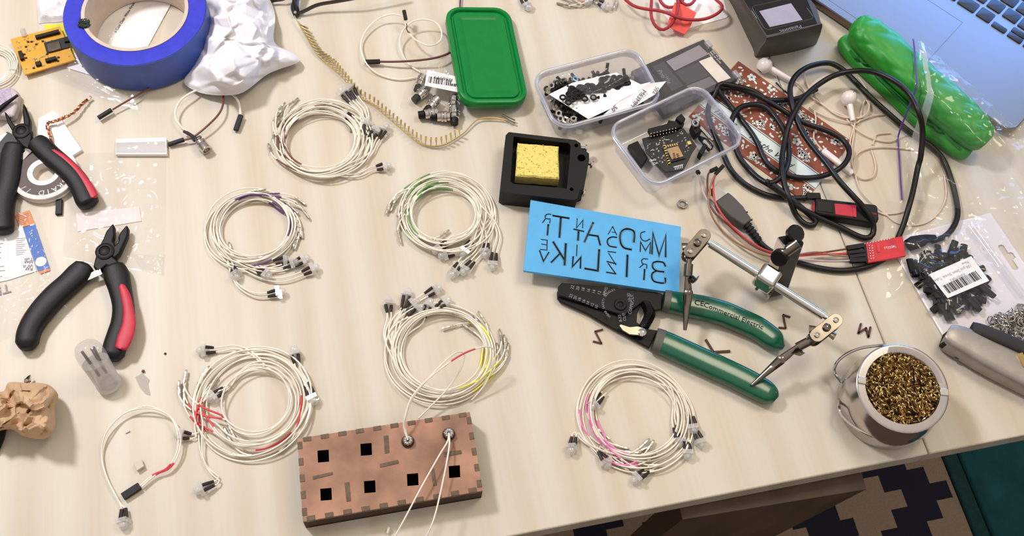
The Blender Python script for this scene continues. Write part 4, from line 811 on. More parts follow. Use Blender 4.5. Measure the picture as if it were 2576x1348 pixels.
for i in range(72):
    u, v = rs.random(), rs.random(); p = in_quad(o_([(1070, 850), (1400, 770), (1500, 950), (1130, 1090)]), u, v)
    if 1250 < (p[0]-1330)*3.643 < 1410 and 890 < (p[1]-120)*3.643 < 1060: continue
    m.box(*chip(p, rs.choice((.8, 1.1, 1.6)), .7, ba+rs.choice((0, 1.57)), H2, .7))
t.part('surface_components', m, 'solder'); t.part('capacitor', MB().box(*chip(o_([(1468, 880)])[0], 3, 3.4, ba, H2, 1.6)), 'gold_pin')
text(t, 'GND', o_([(1165, 1015)])[0], o_([(1135, 1022)])[0], .0028, H2+.1, 'paper'); text(t, 'VCC', o_([(1180, 1045)])[0], o_([(1150, 1052)])[0], .0028, H2+.1, 'paper')
for i, (pts, hh) in enumerate((([(910, 890), (1000, 850), (1090, 1010), (1040, 1080)], 9), ([(1280, 660), (1430, 690), (1400, 730), (1290, 715)], 14), ([(1350, 640), (1400, 600), (1440, 650), (1400, 690)], 17), ([(1490, 700), (1560, 660), (1590, 760), (1530, 790)], 13), ([(1560, 950), (1610, 870), (1640, 890), (1590, 985)], 12), ([(1560, 800), (1640, 830), (1700, 900), (1660, 920)], 9))):
    solo('terminal_block', ['black terminal block at the left inside the lower right tub', 'black block lying behind the board header in the lower right tub', 'dark block on top of the pile at the back of the lower right tub', 'dark green-black block right of the pile in the lower right tub', 'black block at the right wall of the lower right tub', 'black sloping block at the far right in the lower right tub'][i], 'terminal block', MB().poly(o_(pts), 3, hh), 'black_plastic', V(*o_(pts)[0]), bevel=.0006)
for i, (a, b) in enumerate((((1580, 730), (1690, 850)), ((1610, 850), (1670, 920)))):
    A, B = pxs(o_([a, b]), 13-i*3); solo('standoff', ['long shiny metal standoff leaning in the lower right tub', 'short shiny metal screw below the standoff in the lower right tub'][i], 'standoff', MB().lathe(A, B-A, [(.0022, 0), (.0022, (B-A).length*.8), (.0014, (B-A).length*.8), (.0014, (B-A).length)], 6), 'chrome', A, smooth=20)
m = MB(); m.torus(V(*o_([(1525, 690)])[0], 17), (.3, -.2, 1), .0027, .0012, 16, 8); solo('nut', 'round shiny nut on the parts pile in the lower right tub', 'nut', m, 'chrome', V(*o_([(1525, 690)])[0]))
# --- makeup palette
t = T('makeup_palette', 'black makeup palette with grey and white powders behind the clear tubs', 'palette', V(1730, 190))
pq = [(1588, 178), (1770, 98), (1858, 196), (1672, 292)]; pf = frame4(pxs(pq, 9)); ca = t.part('case', MB().poly(pq, 2, 8), 'palette_black', bevel=.0008)
for q, mm_, lb_ in (([(1676, 154), (1759, 113), (1783, 136), (1697, 178)], 'shadow_grey', 'pale grey powder'), ([(1758, 154), (1789, 142), (1839, 196), (1807, 208)], 'shadow_white', 'white powder'), ([(1698, 181), (1756, 157), (1786, 190), (1727, 214)], 'shadow_dark', 'charcoal powder'), ([(1727, 216), (1786, 192), (1803, 210), (1745, 237)], 'shadow_mid', 'mid grey powder'), ([(1640, 167), (1670, 155), (1720, 216), (1690, 230)], 'shadow_dark', None), ([(1600, 186), (1632, 172), (1660, 206), (1630, 222)], 'shadow_dark', None)):
    t.part('powder_pan', MB().poly(q, 7.9, 8.35), mm_, parent=ca, label=lb_, bevel=.0003)
text(t, 'Poly  le', (1652, 178), (1690, 222), .0058, 8.4, 'shadow_grey', parent=ca, font_shear=.3); text(t, 'UV', (1668, 190), (1690, 218), .005, 8.4, 'shadow_grey', parent=ca)
for i, s in enumerate(('liner on lid', 'base on brow', 'crease')): text(t, s, (1790-i*5, 128+i*3), (1812-i*5, 152+i*3), .0028, 8.1, 'paper', parent=ca)
t.part('clear_cover', stack((pf[0]-UP*.002, *pf[1:]), [(0, -5), (0, 2.2), (.6, 2.8), (3, 2.8)], 2, False, True), 'lid_clear', label='clear hinged cover')
for x, y in ((1782, 112), (1852, 188)): t.part('hinge', MB().box(V(x, y, 9), pf[1]*.002, pf[2]*.004, UP*.002), 'tub_rim', bevel=.0004)
# --- sponge stand
t = T('sponge_stand', 'black iron-stand base with a sponge tray and side screws above the blue board', 'stand', V(1365, 420))
SQ = [(1280, 332), (1448, 352), (1460, 360), (1462, 372), (1482, 386), (1482, 402), (1469, 474), (1458, 478), (1452, 500), (1444, 503), (1266, 484), (1258, 478), (1272, 340)]
o = t.part('base', MB().poly(SQ, .3, 20), ['black_plastic', 'black_plastic'], smooth=30); km = MB()
km.poly([(1292, 343), (1430, 360), (1436, 366), (1426, 474), (1290, 462), (1284, 456)], 7, 24, 20); c = V(1463, 397, 20); km.lathe(c-UP*.008, UP, [(.0035, 0), (.0035, .012)], 20); c = V(1450, 366, 20); km.lathe(c-UP*.006, UP, [(.0018, 0), (.0018, .012)], 14); c = V(1438, 476, 20); km.lathe(c-UP*.006, UP, [(.0016, 0), (.0016, .012)], 14)
km.poly([(1428, 380), (1434, 381), (1428, 420), (1423, 419)], 15, 24, 20); cut(o, km, ['black_plastic', 'black_plastic'])
bv = o.modifiers.new('bevel', 'BEVEL'); bv.width = .0022; bv.segments = 3; bv.limit_method = 'ANGLE'
SPQ = [V(1302, 358, 19), V(1405, 367, 19), V(1407, 449, 19), V(1296, 441, 19)]
def spg(u, v):
    p = SPQ[0]*(1-u)*(1-v)+SPQ[1]*u*(1-v)+SPQ[2]*u*v+SPQ[3]*(1-u)*v; e = min(u, 1-u, v, 1-v); return p+Vector((N(p, 150, 1)*.0006, N(p, 150, 2)*.0006, N(p, 300, 3)*.0005+N(p, 900, 5)*.0004-(.0012 if e < .001 else 0)))
m = MB().grid(lambda u, v: spg(u, 1-v), 40, 32); 
for ring in ([spg(k/30, 0) for k in range(31)], [spg(1, k/30) for k in range(31)], [spg(1-k/30, 1) for k in range(31)], [spg(0, 1-k/30) for k in range(31)]):
    n_ = len(ring); m.add(ring+[Vector((p.x, p.y, TZ+.0075)) for p in ring], [(i, n_+i, n_+i+1, i+1) for i in range(n_-1)])
so = solo('sponge', 'yellow cleaning sponge in the tray of the black stand', 'sponge', m, 'sponge', V(1350, 405, 7.5)); m = MB()
for i in range(110):
    u, v = rs.random(), rs.random(); p = spg(u, v)+UP*.0003; r = rs.uniform(.0002, .0006); m.add([p+Vector((math.cos(k*1.05)*r*rs.uniform(.7, 1.5), math.sin(k*1.05)*r*.7, 0)) for k in range(6)], [(0, 1, 2, 3, 4, 5)])
po = mkmesh('pores', m, 'pore', V(1350, 405, 7.5), smooth=0); po.location = (0, 0, 0); po.parent = so; po['kind'] = 'stuff'
for i, (a, b, h) in enumerate((((1462, 372), (1477, 374), 12), ((1478, 410), (1493, 416), 12), ((1460, 482), (1473, 487), 10))):
    A, B = V(*a, h), V(*b, h); d = (B-A).normalized(); L_ = (B-A).length; m = MB(); m.lathe(A-d*.003, d, [(.0015, 0), (.0015, L_*.4+.003), (.0013, L_*.42+.003), (.0016, L_*.6+.003), (.0034, L_*.65+.003), (.0034, L_*.9+.003), (.0020, L_+.003), (.0003, L_+.0031)], 16); t.part('side_screw', m, 'chrome', label='shiny screw standing out of the side')
# --- blue stencil board, its corner resting on the wire stripper
BQ = pxs([(1335, 503, 16), (1713, 570, 13), (1708, 738, 12), (1317, 680, 15)]); fr = frame4(BQ); nrm = fr[3]
t = T('stencil_board', 'sky-blue laser-cut letter stencil board resting on the wire stripper', 'board', (fr[0].x, fr[0].y, TZ+.012))
o = t.part('board', MB().prism([p-nrm*.003 for p in BQ[::-1]], [p for p in BQ[::-1]]), ['blue_paint', 'burnt'], smooth=30)
def onb(x, y):
    """point of the zoomed board picture on the board's own plane"""
    px = (1300+x/5.393, 490+y/5.393); A = V(*px, 0); cp_ = Vector((0, 0, TZ+HC)); d = (A-cp_); return cp_+d*((fr[0]-cp_).dot(nrm)/d.dot(nrm))
ST = [([(465, 268), (430, 260), (395, 275), (384, 300), (400, 322), (458, 328)], 8), ([(392, 322), (350, 378)], 8), ([(452, 345), (447, 385)], 7), ([(428, 405), (415, 545)], 14), ([(492, 282), (708, 318)], 15), ([(598, 318), (578, 575)], 16),
 ([(820, 322), (810, 450), (898, 345), (893, 450)], 7), ([(775, 466), (908, 496)], 11), ([(838, 500), (830, 615)], 15), ([(1036, 378), (918, 638)], 15), ([(965, 540), (1100, 560), (1132, 680)], 14),
 ([(1302, 430), (1240, 535)], 7), ([(1302, 430), (1356, 545)], 7), ([(1290, 505), (1335, 510)], 6), ([(1356, 578), (1290, 572), (1240, 600), (1228, 645), (1260, 695), (1352, 712)], 11), ([(1588, 640), (1590, 500), (1500, 462), (1430, 490), (1400, 560), (1412, 660), (1460, 720), (1552, 742)], 15),
 ([(1740, 498), (1690, 515), (1678, 560), (1700, 610), (1750, 628), (1805, 600)], 8), ([(1674, 770), (1680, 640), (1745, 755), (1815, 645), (1805, 795)], 9), ([(1832, 800), (1848, 520), (1930, 820), (2022, 552), (2018, 840)], 15),
 ([(330, 605), (412, 615), (408, 750), (318, 740)], 7), ([(338, 668), (410, 680)], 7), ([(310, 758), (362, 902), (435, 780)], 10), ([(495, 640), (650, 890)], 15), ([(592, 790), (470, 915)], 13), ([(665, 665), (648, 950)], 16),
 ([(818, 678), (810, 828)], 7), ([(765, 840), (755, 975), (868, 850), (862, 995)], 12), ([(1118, 745), (1100, 1030), (925, 1000)], 15),
 ([(1235, 768), (1343, 782)], 8), ([(1245, 790), (1345, 950)], 7), ([(1225, 905), (1345, 935)], 10), ([(1240, 930), (1345, 1075)], 9), ([(1218, 1050), (1335, 1070)], 10), ([(1502, 820), (1490, 1108)], 16),
 ([(1775, 872), (1720, 865), (1690, 890), (1705, 935), (1765, 945)], 7), ([(1720, 940), (1668, 985)], 7), ([(1764, 955), (1762, 1000)], 7), ([(1735, 1012), (1725, 1150)], 13), ([(2015, 968), (1990, 920), (1910, 905), (1850, 925), (1845, 985), (1895, 1030), (1995, 1045)], 13), ([(1895, 1032), (1845, 1060), (1830, 1110), (1860, 1170), (1950, 1195), (2010, 1190), (2015, 1130)], 13)]
def stroke(pts, w_):
    P = [onb(*p) for p in pts]; k_ = (onb(1010, 500)-onb(1000, 500)).length/10; hw = w_*k_*.82; L_, Rr = [], []
    for i, p in enumerate(P):
        a, b = P[max(i-1, 0)], P[min(i+1, len(P)-1)]
        if 0 < i < len(P)-1:
            d1, d2 = (p-a).normalized(), (b-p).normalized(); n1, n2 = nrm.cross(d1), nrm.cross(d2); n_ = (n1+n2); n_ = n_.normalized()/max(.35, n_.normalized().dot(n1)); e = Vector((0, 0, 0))
        else: d = (b-a).normalized(); n_ = nrm.cross(d); e = d*(hw*.6)*(-1 if i == 0 else 1)
        L_.append(p+n_*hw+e); Rr.append(p-n_*hw+e)
    return L_, Rr
sm_ = MB(); rs2 = random.Random(4)
for pts, w_ in ST:
    L_, Rr = stroke(pts, w_*rs2.uniform(1.7, 2.3))
    for i in range(len(L_)-1): sm_.add([q+nrm*.00005 for q in (Rr[i], Rr[i+1], L_[i+1], L_[i])], [(0, 1, 2, 3)])
for i, (pts, w_) in enumerate(ST):
    pts = [(p.x, p.y) for p in cr([Vector((x, y, 0)) for x, y in pts], 5)] if len(pts) > 5 else pts; km = MB(); km.mi = 1; L_, Rr = stroke(pts, w_); n_ = len(L_)
    ring = [[a-nrm*.006, b-nrm*.006, b+nrm*.003, a+nrm*.003] for a, b in zip(L_, Rr)]; km.rings(ring)
    km.f = [tuple(reversed(f)) for f in km.f]
    bmx = bmesh.new(); me_ = bpy.data.meshes.new('x'); me_.from_pydata(km.v, [], km.f); bmx.from_mesh(me_); bmesh.ops.recalc_face_normals(bmx, faces=bmx.faces); km.f = [tuple(v.index for v in f.verts) for f in bmx.faces]; bmx.free(); bpy.data.meshes.remove(me_)
    try: cut(o, km, ['blue_paint', 'burnt'])
    except Exception as e: print('cut', i, e)
t.part('scorch_marks', sm_, 'scorch', parent=o, smooth=0, kind='stuff')
# --- loose laser-cut letters and a ring
def letter(name, label, pts, w_=1.1, h=1.6):
    P = [V(x, y, h) for x, y in pts]; m = MB()
    for a, b in zip(P, P[1:]):
        d = (b-a).normalized(); sd = Vector((-d.y, d.x, 0))*w_*.5*mm; a2, b2 = a-d*w_*.3*mm, b+d*w_*.3*mm; q = [a2+sd, a2-sd, b2-sd, b2+sd]; m.prism([Vector((p.x, p.y, TZ+.0002)) for p in q], q)
    solo('wooden_letter', label, 'letter', m, 'walnut_piece', V(*pts[0]), smooth=0)
z_ = lambda l: zz(l, 1370, 560, 2.808)
letter('z', 'dark cut-out letter like a Z left of the lower green stripper handle', z_([(410, 752), (358, 766), (402, 850), (346, 836)]))
letter('k', 'dark cut-out arrow-shaped letter piece between the green stripper handles', z_([(1142, 826), (1194, 912), (1308, 905)]), 1.6)
letter('z', 'dark cut-out letter like a Z under the steel crossbar', z_([(1735, 664), (1688, 648), (1705, 742), (1658, 738)]))
letter('m', 'dark cut-out letter like an M above the brass wool tin', zz([(395, 80), (380, 135), (425, 105), (440, 158), (452, 100)], 2000, 780, 2.373), 1.4)
m = MB(); m.torus(V(1717, 513, 1.4), (0, .1, 1), .0035, .0009, 24, 8); solo('metal_ring', 'small silver metal ring lying alone below the lower right tub', 'ring', m, 'chrome', V(1717, 513))
# --- wire stripper
z_ = lambda l: zz(l, 1370, 560, 2.808)
t = T('wire_stripper', 'wire stripper with dark green handles and black jaws under the stencil board', 'wire stripper', V(1690, 850))
j1 = t.part('jaw', MB().poly(z_([(95, 452), (122, 424), (300, 440), (520, 462), (800, 492), (832, 505), (826, 610), (775, 620), (740, 560), (690, 560), (640, 600), (560, 655), (380, 600), (100, 512)]), 5.5, 9), 'black_metal', bevel=.0006)
j2 = t.part('jaw', MB().poly(z_([(90, 478), (110, 510), (420, 520), (600, 540), (690, 560), (655, 640), (650, 700), (700, 745), (800, 760), (740, 885), (640, 830), (480, 745), (300, 640), (110, 555), (90, 530)]), 2, 5.4), 'black_metal', bevel=.0006)
c = V(*z_([(535, 580)])[0], 9); t.part('pivot', MB().lathe(c-UP*.003, UP, [(.0052, 0), (.0052, .0035), (.0046, .0042), (.0026, .0042), (.0024, .0036), (.0016, .0040), (.0002, .0041)], 24), 'black_metal')
def stroke_text(t, s, a, b, size, h, parent): text(t, s, z_([a])[0], z_([b])[0], size, h, 'shadow_grey', parent=parent)
for i, s in enumerate(('10', '12', '14', '16', '18', '20', '22')):
    stroke_text(t, s, (430-i*38, 520-i*8), (430-i*38+8, 490-i*8), .0036, 9.1, j1)
    stroke_text(t, s, (372-i*30, 610-i*13), (372-i*30+8, 580-i*13), .0034, 9.1, j1)
stroke_text(t, 'AWG', (425, 520), (440, 480), .0034, 9.1, j1); stroke_text(t, '8-32', (548, 700), (540, 655), .0034, 9.1, j1); stroke_text(t, 'CUT', (575, 695), (572, 660), .0034, 9.1, j1); stroke_text(t, '10-32', (612, 560), (605, 520), .0034, 9.1, j1); stroke_text(t, 'CUT', (632, 560), (628, 520), .0034, 9.1, j1); stroke_text(t, 'COPPER', (610, 650), (625, 580), .0034, 9.1, j1)
cc = V(*z_([(535, 580)])[0], 9.1); glyphs(t, [(ch, cc+Vector((math.cos(a), math.sin(a), 0))*.0130, Vector((math.sin(a), -math.cos(a), 0))) for ch, a in zip('WEAR SAFETY GOGGLES', [math.radians(235-i*6.6) for i in range(19)]) if ch != ' '], .0026, 'shadow_grey', j1)
m = MB(); A, B = V(*z_([(712, 575)])[0], 6), V(*z_([(700, 738)])[0], 6); A2 = V(*z_([(742, 650)])[0], 6); ax = cr([A, A2+(A2-(A+B)/2)*.0, B], 60); 
m.tube([p+Vector((math.cos(i*1.05), .25*math.sin(i*1.05), math.sin(i*1.05)))*.0042 for i, p in enumerate(ax)], .00055, 6); t.part('return_spring', m, 'black_metal')
lt = t.part('latch', MB().poly(z_([(525, 722), (540, 716), (600, 735), (660, 730), (705, 745), (720, 775), (700, 805), (660, 795), (600, 790), (550, 760)]), 9.2, 10.4), 'steel', bevel=.0004); c = V(*z_([(690, 775)])[0], 10.4); t.part('latch_rivet', MB().lathe(c, UP, [(.0034, 0), (.0032, .001), (.0014, .0018), (.0002, .0019)], 18), 'chrome', parent=lt)
for pts, ws, h in (([(838, 550), (900, 562), (1000, 580), (1130, 605), (1260, 640), (1380, 690), (1500, 745), (1600, 815), (1650, 858), (1688, 884)], (8.2, 8.8, 9.6, 10, 10, 9.8, 9.6, 9, 6.5, 2), 8), ([(775, 828), (850, 855), (960, 905), (1080, 960), (1200, 1015), (1320, 1070), (1440, 1130), (1540, 1185), (1600, 1225), (1632, 1252)], (9.4, 9.8, 10, 10, 10, 10, 10, 9.4, 7.5, 3.5), 8)):
    P = cr(pxs(z_(pts), h), 5); W = [w_[0] for w_ in cr([Vector((w_, 0, 0)) for w_ in ws], 5)]; g = t.part('handle', MB().loft(P, [w_*mm for w_ in W], [min(6.8, w_*.8)*mm for w_ in W], 18, 3.0), 'stripper_green', smooth=60)
    t.part('grip_cuff', MB().loft(P[:5], [w_*1.03*mm for w_ in W[:5]], [7.1*mm]*5, 18, 3.0), 'cuff_grey', parent=g, smooth=60)
    if pts[0][0] == 838: text(t, 'Commercial Electric', z_([(1120, 590, )])[0]+(14.9,), z_([(1440, 715)])[0]+(14.9,), .0060, 14.9, 'near_black', parent=g); text(t, 'CE', z_([(1056, 578)])[0]+(14.9,), z_([(1100, 586)])[0]+(14.9,), .0066, 14.9, 'near_black', parent=g)
# --- helping hands
t = T('helping_hands', 'chrome helping-hands arm with two alligator clips over the wire stripper', 'helping hands', V(1960, 720))
h_ = lambda x, y: (1660+x/3.064, 560+y/3.064)
BA, BB = V(*h_(385, 160), 40), V(*h_(1265, 722), 40); bd = (BB-BA).normalized()
t.part('crossbar', MB().lathe(BA, bd, [(.0018, -.004), (.0018, 0), (.0034, .0004), (.0034, (BB-BA).length-.0004), (.0018, (BB-BA).length), (.0018, (BB-BA).length+.003)], 24), 'chrome')
c = V(*h_(825, 430), 40); sdv = Vector((-bd.y, bd.x, 0)); t.part('clamp_block', MB().box(c, bd*.0082, sdv*.0082, UP*.0082), 'chrome', bevel=.003, bseg=4)
bs = V(*h_(880, 530), 3); tp = V(*h_(1010, 130), 58); vd = (tp-bs).normalized(); wv_ = Vector((.88, .42, 0)); wv_ = (wv_-vd*wv_.dot(vd)).normalized(); dv = vd.cross(wv_)
pl = t.part('upright', MB().box((bs+tp)/2, vd*((tp-bs).length/2), wv_*.0088, dv*.006), 'black_gloss', bevel=.0015); t.part('edge_plate', MB().box((bs+tp)/2-wv_*.0090-dv*.001, vd*((tp-bs).length/2), wv_*.0006, dv*.0055), 'chrome', parent=pl, label='bright steel edge of the upright')
c = V(*h_(1040, 75), 62); t.part('knob', MB().lathe(c-UP*.004, (.2, -.2, 1), [(.0055, 0)]+[(.0070, .0008), (.0072, .0045), (.0060, .0060), (.0002, .0062)], 20), 'black_gloss', smooth=25); t.part('knob_stem', MB().tube([c-UP*.004, V(*h_(1020, 150), 56)], .0022, 10), 'steel')
A, B = V(*h_(935, 245), 52), V(*h_(1065, 155), 60); t.part('threaded_rod', MB().lathe(A, B-A, [(.0030, 0), (.0046, .001)]+[(.0046, (B-A).length*.9), (.0050, (B-A).length*.92), (.0050, (B-A).length), (.0030, (B-A).length), (.0028, (B-A).length*.9), (.0002, (B-A).length*.9)], 18), 'steel')
c = V(*h_(925, 268), 50); t.part('wing_nut', MB().lathe(c, Vector((-.5, -.7, .4)), [(.0066, -.003), (.0070, -.002), (.0070, .002), (.0062, .0032), (.0002, .0034)], 14), 'black_metal', smooth=25)
for x, y in ((760, 490), (860, 530)): t.part('bracket_ear', MB().lathe(V(*h_(x, y), 32), bd, [(.0034, -.0012), (.0042, 0), (.0034, .0012)], 16), 'steel')
def joint(pts, h, wings, name='ball_joint'):
    (a, b, r) = pts; A, B = V(*h_(*a), h), V(*h_(*b), h-3); d = (B-A).normalized(); sd = Vector((-d.y, d.x, 0)); m = MB()
    for dz in (.0042, -.0042):
        out = []
        for c_, s0 in ((A, 90), (B, -90)):
            for k in range(9): a_ = math.radians(s0+180*k/8); out.append(c_+d*(math.cos(a_)*r*mm)+sd*(math.sin(a_)*r*mm))
        m.prism([p+UP*(dz-.0006) for p in out], [p+UP*(dz+.0006) for p in out])
    j = t.part('joint_plates', m, 'steel', bevel=.0003)
    for c_ in (A, B): t.part('ball', MB().lathe(c_, UP, [(.0002, -.0032), (.0023, -.0023), (.0032, 0), (.0024, .0030), (.0022, .0056), (.0002, .0062)], 16), 'chrome', parent=j)
    cm = (A+B)/2; t.part('joint_screw', MB().lathe(cm, UP, [(.0016, -.006), (.0016, .0045), (.0030, .005), (.0030, .0066), (.0012, .0074), (.0002, .0075)], 16), 'steel', parent=j)
    for x, y, hz in wings: W_ = V(*h_(x, y), hz); t.part('wing', MB().tube([cm+(W_-cm)*.35, W_*.6+cm*.4, W_], [(.0010, .0014), (.0011, .0030), (.0010, .0034)], 12), 'steel', parent=j)
joint(((330, 118), (225, 240), 5.4), 40, [(172, 185, 38)]); joint(((1340, 770), (1195, 885), 5.4), 40, [(1150, 820, 36), (1350, 880, 38)])
def clip(pts, hs):
    P = [V(*h_(*p), h) for p, h in zip(pts, hs)]; a, b, c_, e = P; d = (c_-a).normalized(); L_ = (e-c_).length; ax = (e-c_).normalized(); sd = ax.cross(UP).normalized(); u = sd.cross(ax)
    m = MB(); m.tube([a, a+(b-a)*.3], .0022, 10); m.tube([a+(b-a)*.3, b], [.0036, .0036], 12); s0 = t.part('clip_socket', m, 'steel')
    m = MB(); m.tube([b, b+(c_-b)*.5, c_], [(.0012, .0022), (.0012, .0028), (.0014, .0034)], 10, up=u); t.part('clip_neck', m, 'steel', parent=s0)
    for sg in (1, -1):
        m = MB(); q0 = c_+u*.0018*sg; rs_ = []
        for k in range(9):
            f = k/8; w_ = .0036*(1-f)+.0012*f; p = q0*(1-f)+(e+u*.0006*sg)*f; rs_.append([p+sd*w_, p+sd*w_*.5+u*.0022*sg*(1-.7*f), p-sd*w_*.5+u*.0022*sg*(1-.7*f), p-sd*w_, p-sd*w_*.8+u*.0002*sg, p+sd*w_*.8+u*.0002*sg])
        if sg < 0: rs_ = [list(reversed(r)) for r in rs_]
        m.rings([list(reversed(r)) for r in rs_]); t.part('clip_jaw', m, 'steel', parent=s0, smooth=50)
    t.part('clip_rivet', MB().lathe(c_, u, [(.0033, -.003), (.0036, 0), (.0033, .0032), (.0012, .0044), (.0002, .0045)], 16), 'steel', parent=s0)
    m = MB(); m.tube([b-sd*.002, b-sd*.0045+(c_-b)*.3+u*.004, b-sd*.006+(c_-b)*.1+u*.008], [(.0008, .0030), (.0008, .0032), (.0006, .0028)], 8); t.part('clip_lever', m, 'steel', parent=s0)
clip([(226, 280), (215, 415), (217, 545), (193, 828)], (36, 32, 27, 19)); clip([(1175, 900), (1060, 960), (935, 1055), (708, 1252)], (36, 32, 27, 17))
# ---------------------------------------------------------------- right part of the table
# --- floral card
t = T('floral_card', 'brown and white floral greeting card with a pale text band under the black cables', 'card', V(1930, 330))
FQ = [V(1857, 155, 0), V(2142, 357, 0), V(2020, 500, 0), V(1732, 294, 0)]
fe1 = FQ[1]-FQ[0]; fe2 = FQ[3]-FQ[0]; FW, FD = fe1.length, fe2.length; f1, f2 = fe1.normalized(), fe2.normalized()
def FP(a, b, h): p = FQ[0]+fe1*a+fe2*b; return Vector((p.x, p.y, TZ+h*mm))
def fquad(a0, a1, b0, b1, h0, h1): q = [(a0, b1), (a1, b1), (a1, b0), (a0, b0)]; return MB().prism([FP(a, b, h0) for a, b in q], [FP(a, b, h1) for a, b in q])
cd = t.part('card', fquad(0, 1, 0, 1, .2, .9), 'card_brown', smooth=0)
t.part('text_band', fquad(0, 1, .60, .80, .9, 1.0), 'card_white', parent=cd, smooth=0, label='pale band with script lettering')
m = MB()
for b in (.615, .785): m.prism([FP(a, b_, 1.0) for a, b_ in ((0, b+.004), (1, b+.004), (1, b-.004), (0, b-.004))], [FP(a, b_, 1.05) for a, b_ in ((0, b+.004), (1, b+.004), (1, b-.004), (0, b-.004))])
t.part('band_rules', m, 'ink', parent=cd, smooth=0)
rf = random.Random(11); m = MB(); placed = []
def petal(c, a, l, w_, h=1.0):
    d = Vector((math.cos(a), math.sin(a), 0)); s = Vector((-d.y, d.x, 0)); ok = [c+d*(l*.5*(1+math.cos(k*.785)))+s*(w_*.5*math.sin(k*.785)) for k in range(8)]
    for p in ok:
        q = p-FQ[0]; A_ = f1.x*f2.y-f1.y*f2.x; u = (q.x*f2.y-q.y*f2.x)/A_/FW; v = (f1.x*q.y-f1.y*q.x)/A_/FD
        if not (0 < u < 1 and (0 < v < .595 or .805 < v < 1)): return
    f_ = list(range(8)); m.add([Vector((p.x, p.y, TZ+h*mm)) for p in ok], [tuple(f_)])
def swirl(c, r, a0, a1, w_):
    P_ = [c+Vector((math.cos(a0+(a1-a0)*k/14), math.sin(a0+(a1-a0)*k/14), 0))*r*(1-.25*k/14) for k in range(15)]
    for i, (p, q) in enumerate(zip(P_, P_[1:])):
        d = q-p; petal(p-d*.2, math.atan2(d.y, d.x), d.length*1.6, w_)
        if i % 2: petal(p, math.atan2(d.y, d.x)+(.9 if i % 4 == 1 else -.9), .0042, .0018)
for i in range(3500):
    a, b = rf.uniform(.02, .98), rf.choice((rf.uniform(.03, .57), rf.uniform(.03, .57), rf.uniform(.82, .98))); p = FP(a, b, 1.0); r = rf.choice((.0060, .0046, .0034, .0022, .0016))
    if any((p-q).length < r+s for q, s in placed): continue
    placed.append((p, r))
    if r > .005:
        swirl(p, r*1.0, rf.uniform(0, 6), rf.uniform(6, 9), .0014)
        for k in range(5): petal(p+Vector((math.cos(k*1.257), math.sin(k*1.257), 0))*.0007, k*1.257, .0030, .0028)
    elif r > .004:
        for k in range(5): a_ = k*1.257+i; petal(p+Vector((math.cos(a_), math.sin(a_), 0))*.0008, a_, .0036, .0034)
    elif r > .003:
        a_ = rf.uniform(0, 6)
        for k in range(4): petal(p, a_+(k-1.5)*.7, .0048, .0022)
    else: petal(p, rf.uniform(0, 6), r*2.0, r*1.0)
t.part('floral_print', m, 'card_white', parent=cd, smooth=0, kind='stuff')
A = FP(.42, .76, 1.1); B = FP(.9, .76, 1.1)
cu_p = lambda p: (1288+F*((RM.transposed() @ (p-Vector((0, 0, TZ+HC)))).x/-(RM.transposed() @ (p-Vector((0, 0, TZ+HC)))).z), 674-F*((RM.transposed() @ (p-Vector((0, 0, TZ+HC)))).y/-(RM.transposed() @ (p-Vector((0, 0, TZ+HC)))).z))
text(t, 'for the Wind', cu_p(A), cu_p(B), .0085, 1.1, 'ink', parent=cd, font_shear=.4); text(t, 'Thanks', cu_p(FP(.10, .76, 1.1)), cu_p(B), .0085, 1.1, 'ink', parent=cd, font_shear=.4)
solo('pin', 'thin silver pin lying on the edge of the floral card near the earphone', 'pin', MB().tube(pxs([(1952, 208, 2), (1982, 236, 2)]), .0009, 6), 'chrome', V(1960, 220))
# --- black cables
u_ = lambda l: zz(l, 1720, 130, 3.134); k5 = lambda l: zz(l, 1720, 400, 4.293)
t = T('usb_cable', 'long black USB cable from the plug in mid right, looping up to the red board', 'cable', V(2100, 420))
def cable(t, pts, r, m='cable_black', name='cable'): return t.part(name, MB().tube(resample(smooth_pts(cr(pxs(pts, 4.0), 8), 3), .004), r*mm, 10), m)
cable(t, k5([(770, 845, 5), (850, 930, 4), (960, 1010, 3), (1080, 1060, 2.6), (1200, 1105, 2.6), (1400, 1165, 2.6), (1650, 1205, 2.6), (1850, 1195, 2.6), (2050, 1140, 2.6), (2250, 1010, 2.6), (2310, 860, 2.6), (2370, 720, 6), (2430, 520, 12), (2480, 330, 13), (2530, 80, 14)])+[(2316, 395, 20), (2321, 330, 32), (2312, 285, 44), (2290, 240, 44), (2255, 207, 44), (2205, 183, 38), (2160, 178, 28), (2105, 187, 17), (2060, 212, 13), (2022, 246, 14), (2000, 280, 14), (1985, 312, 13), (1975, 350, 11), (1968, 390, 11), (1967, 430, 12), (1976, 475, 12), (1988, 505, 11), (2002, 540, 3), (2024, 563, 3), (2045, 567, 3), (2053, 556, 4), (2032, 536, 6), (2004, 512, 10), (1972, 486, 11), (1940, 462, 10), (1927, 456, 9)], 2.5)
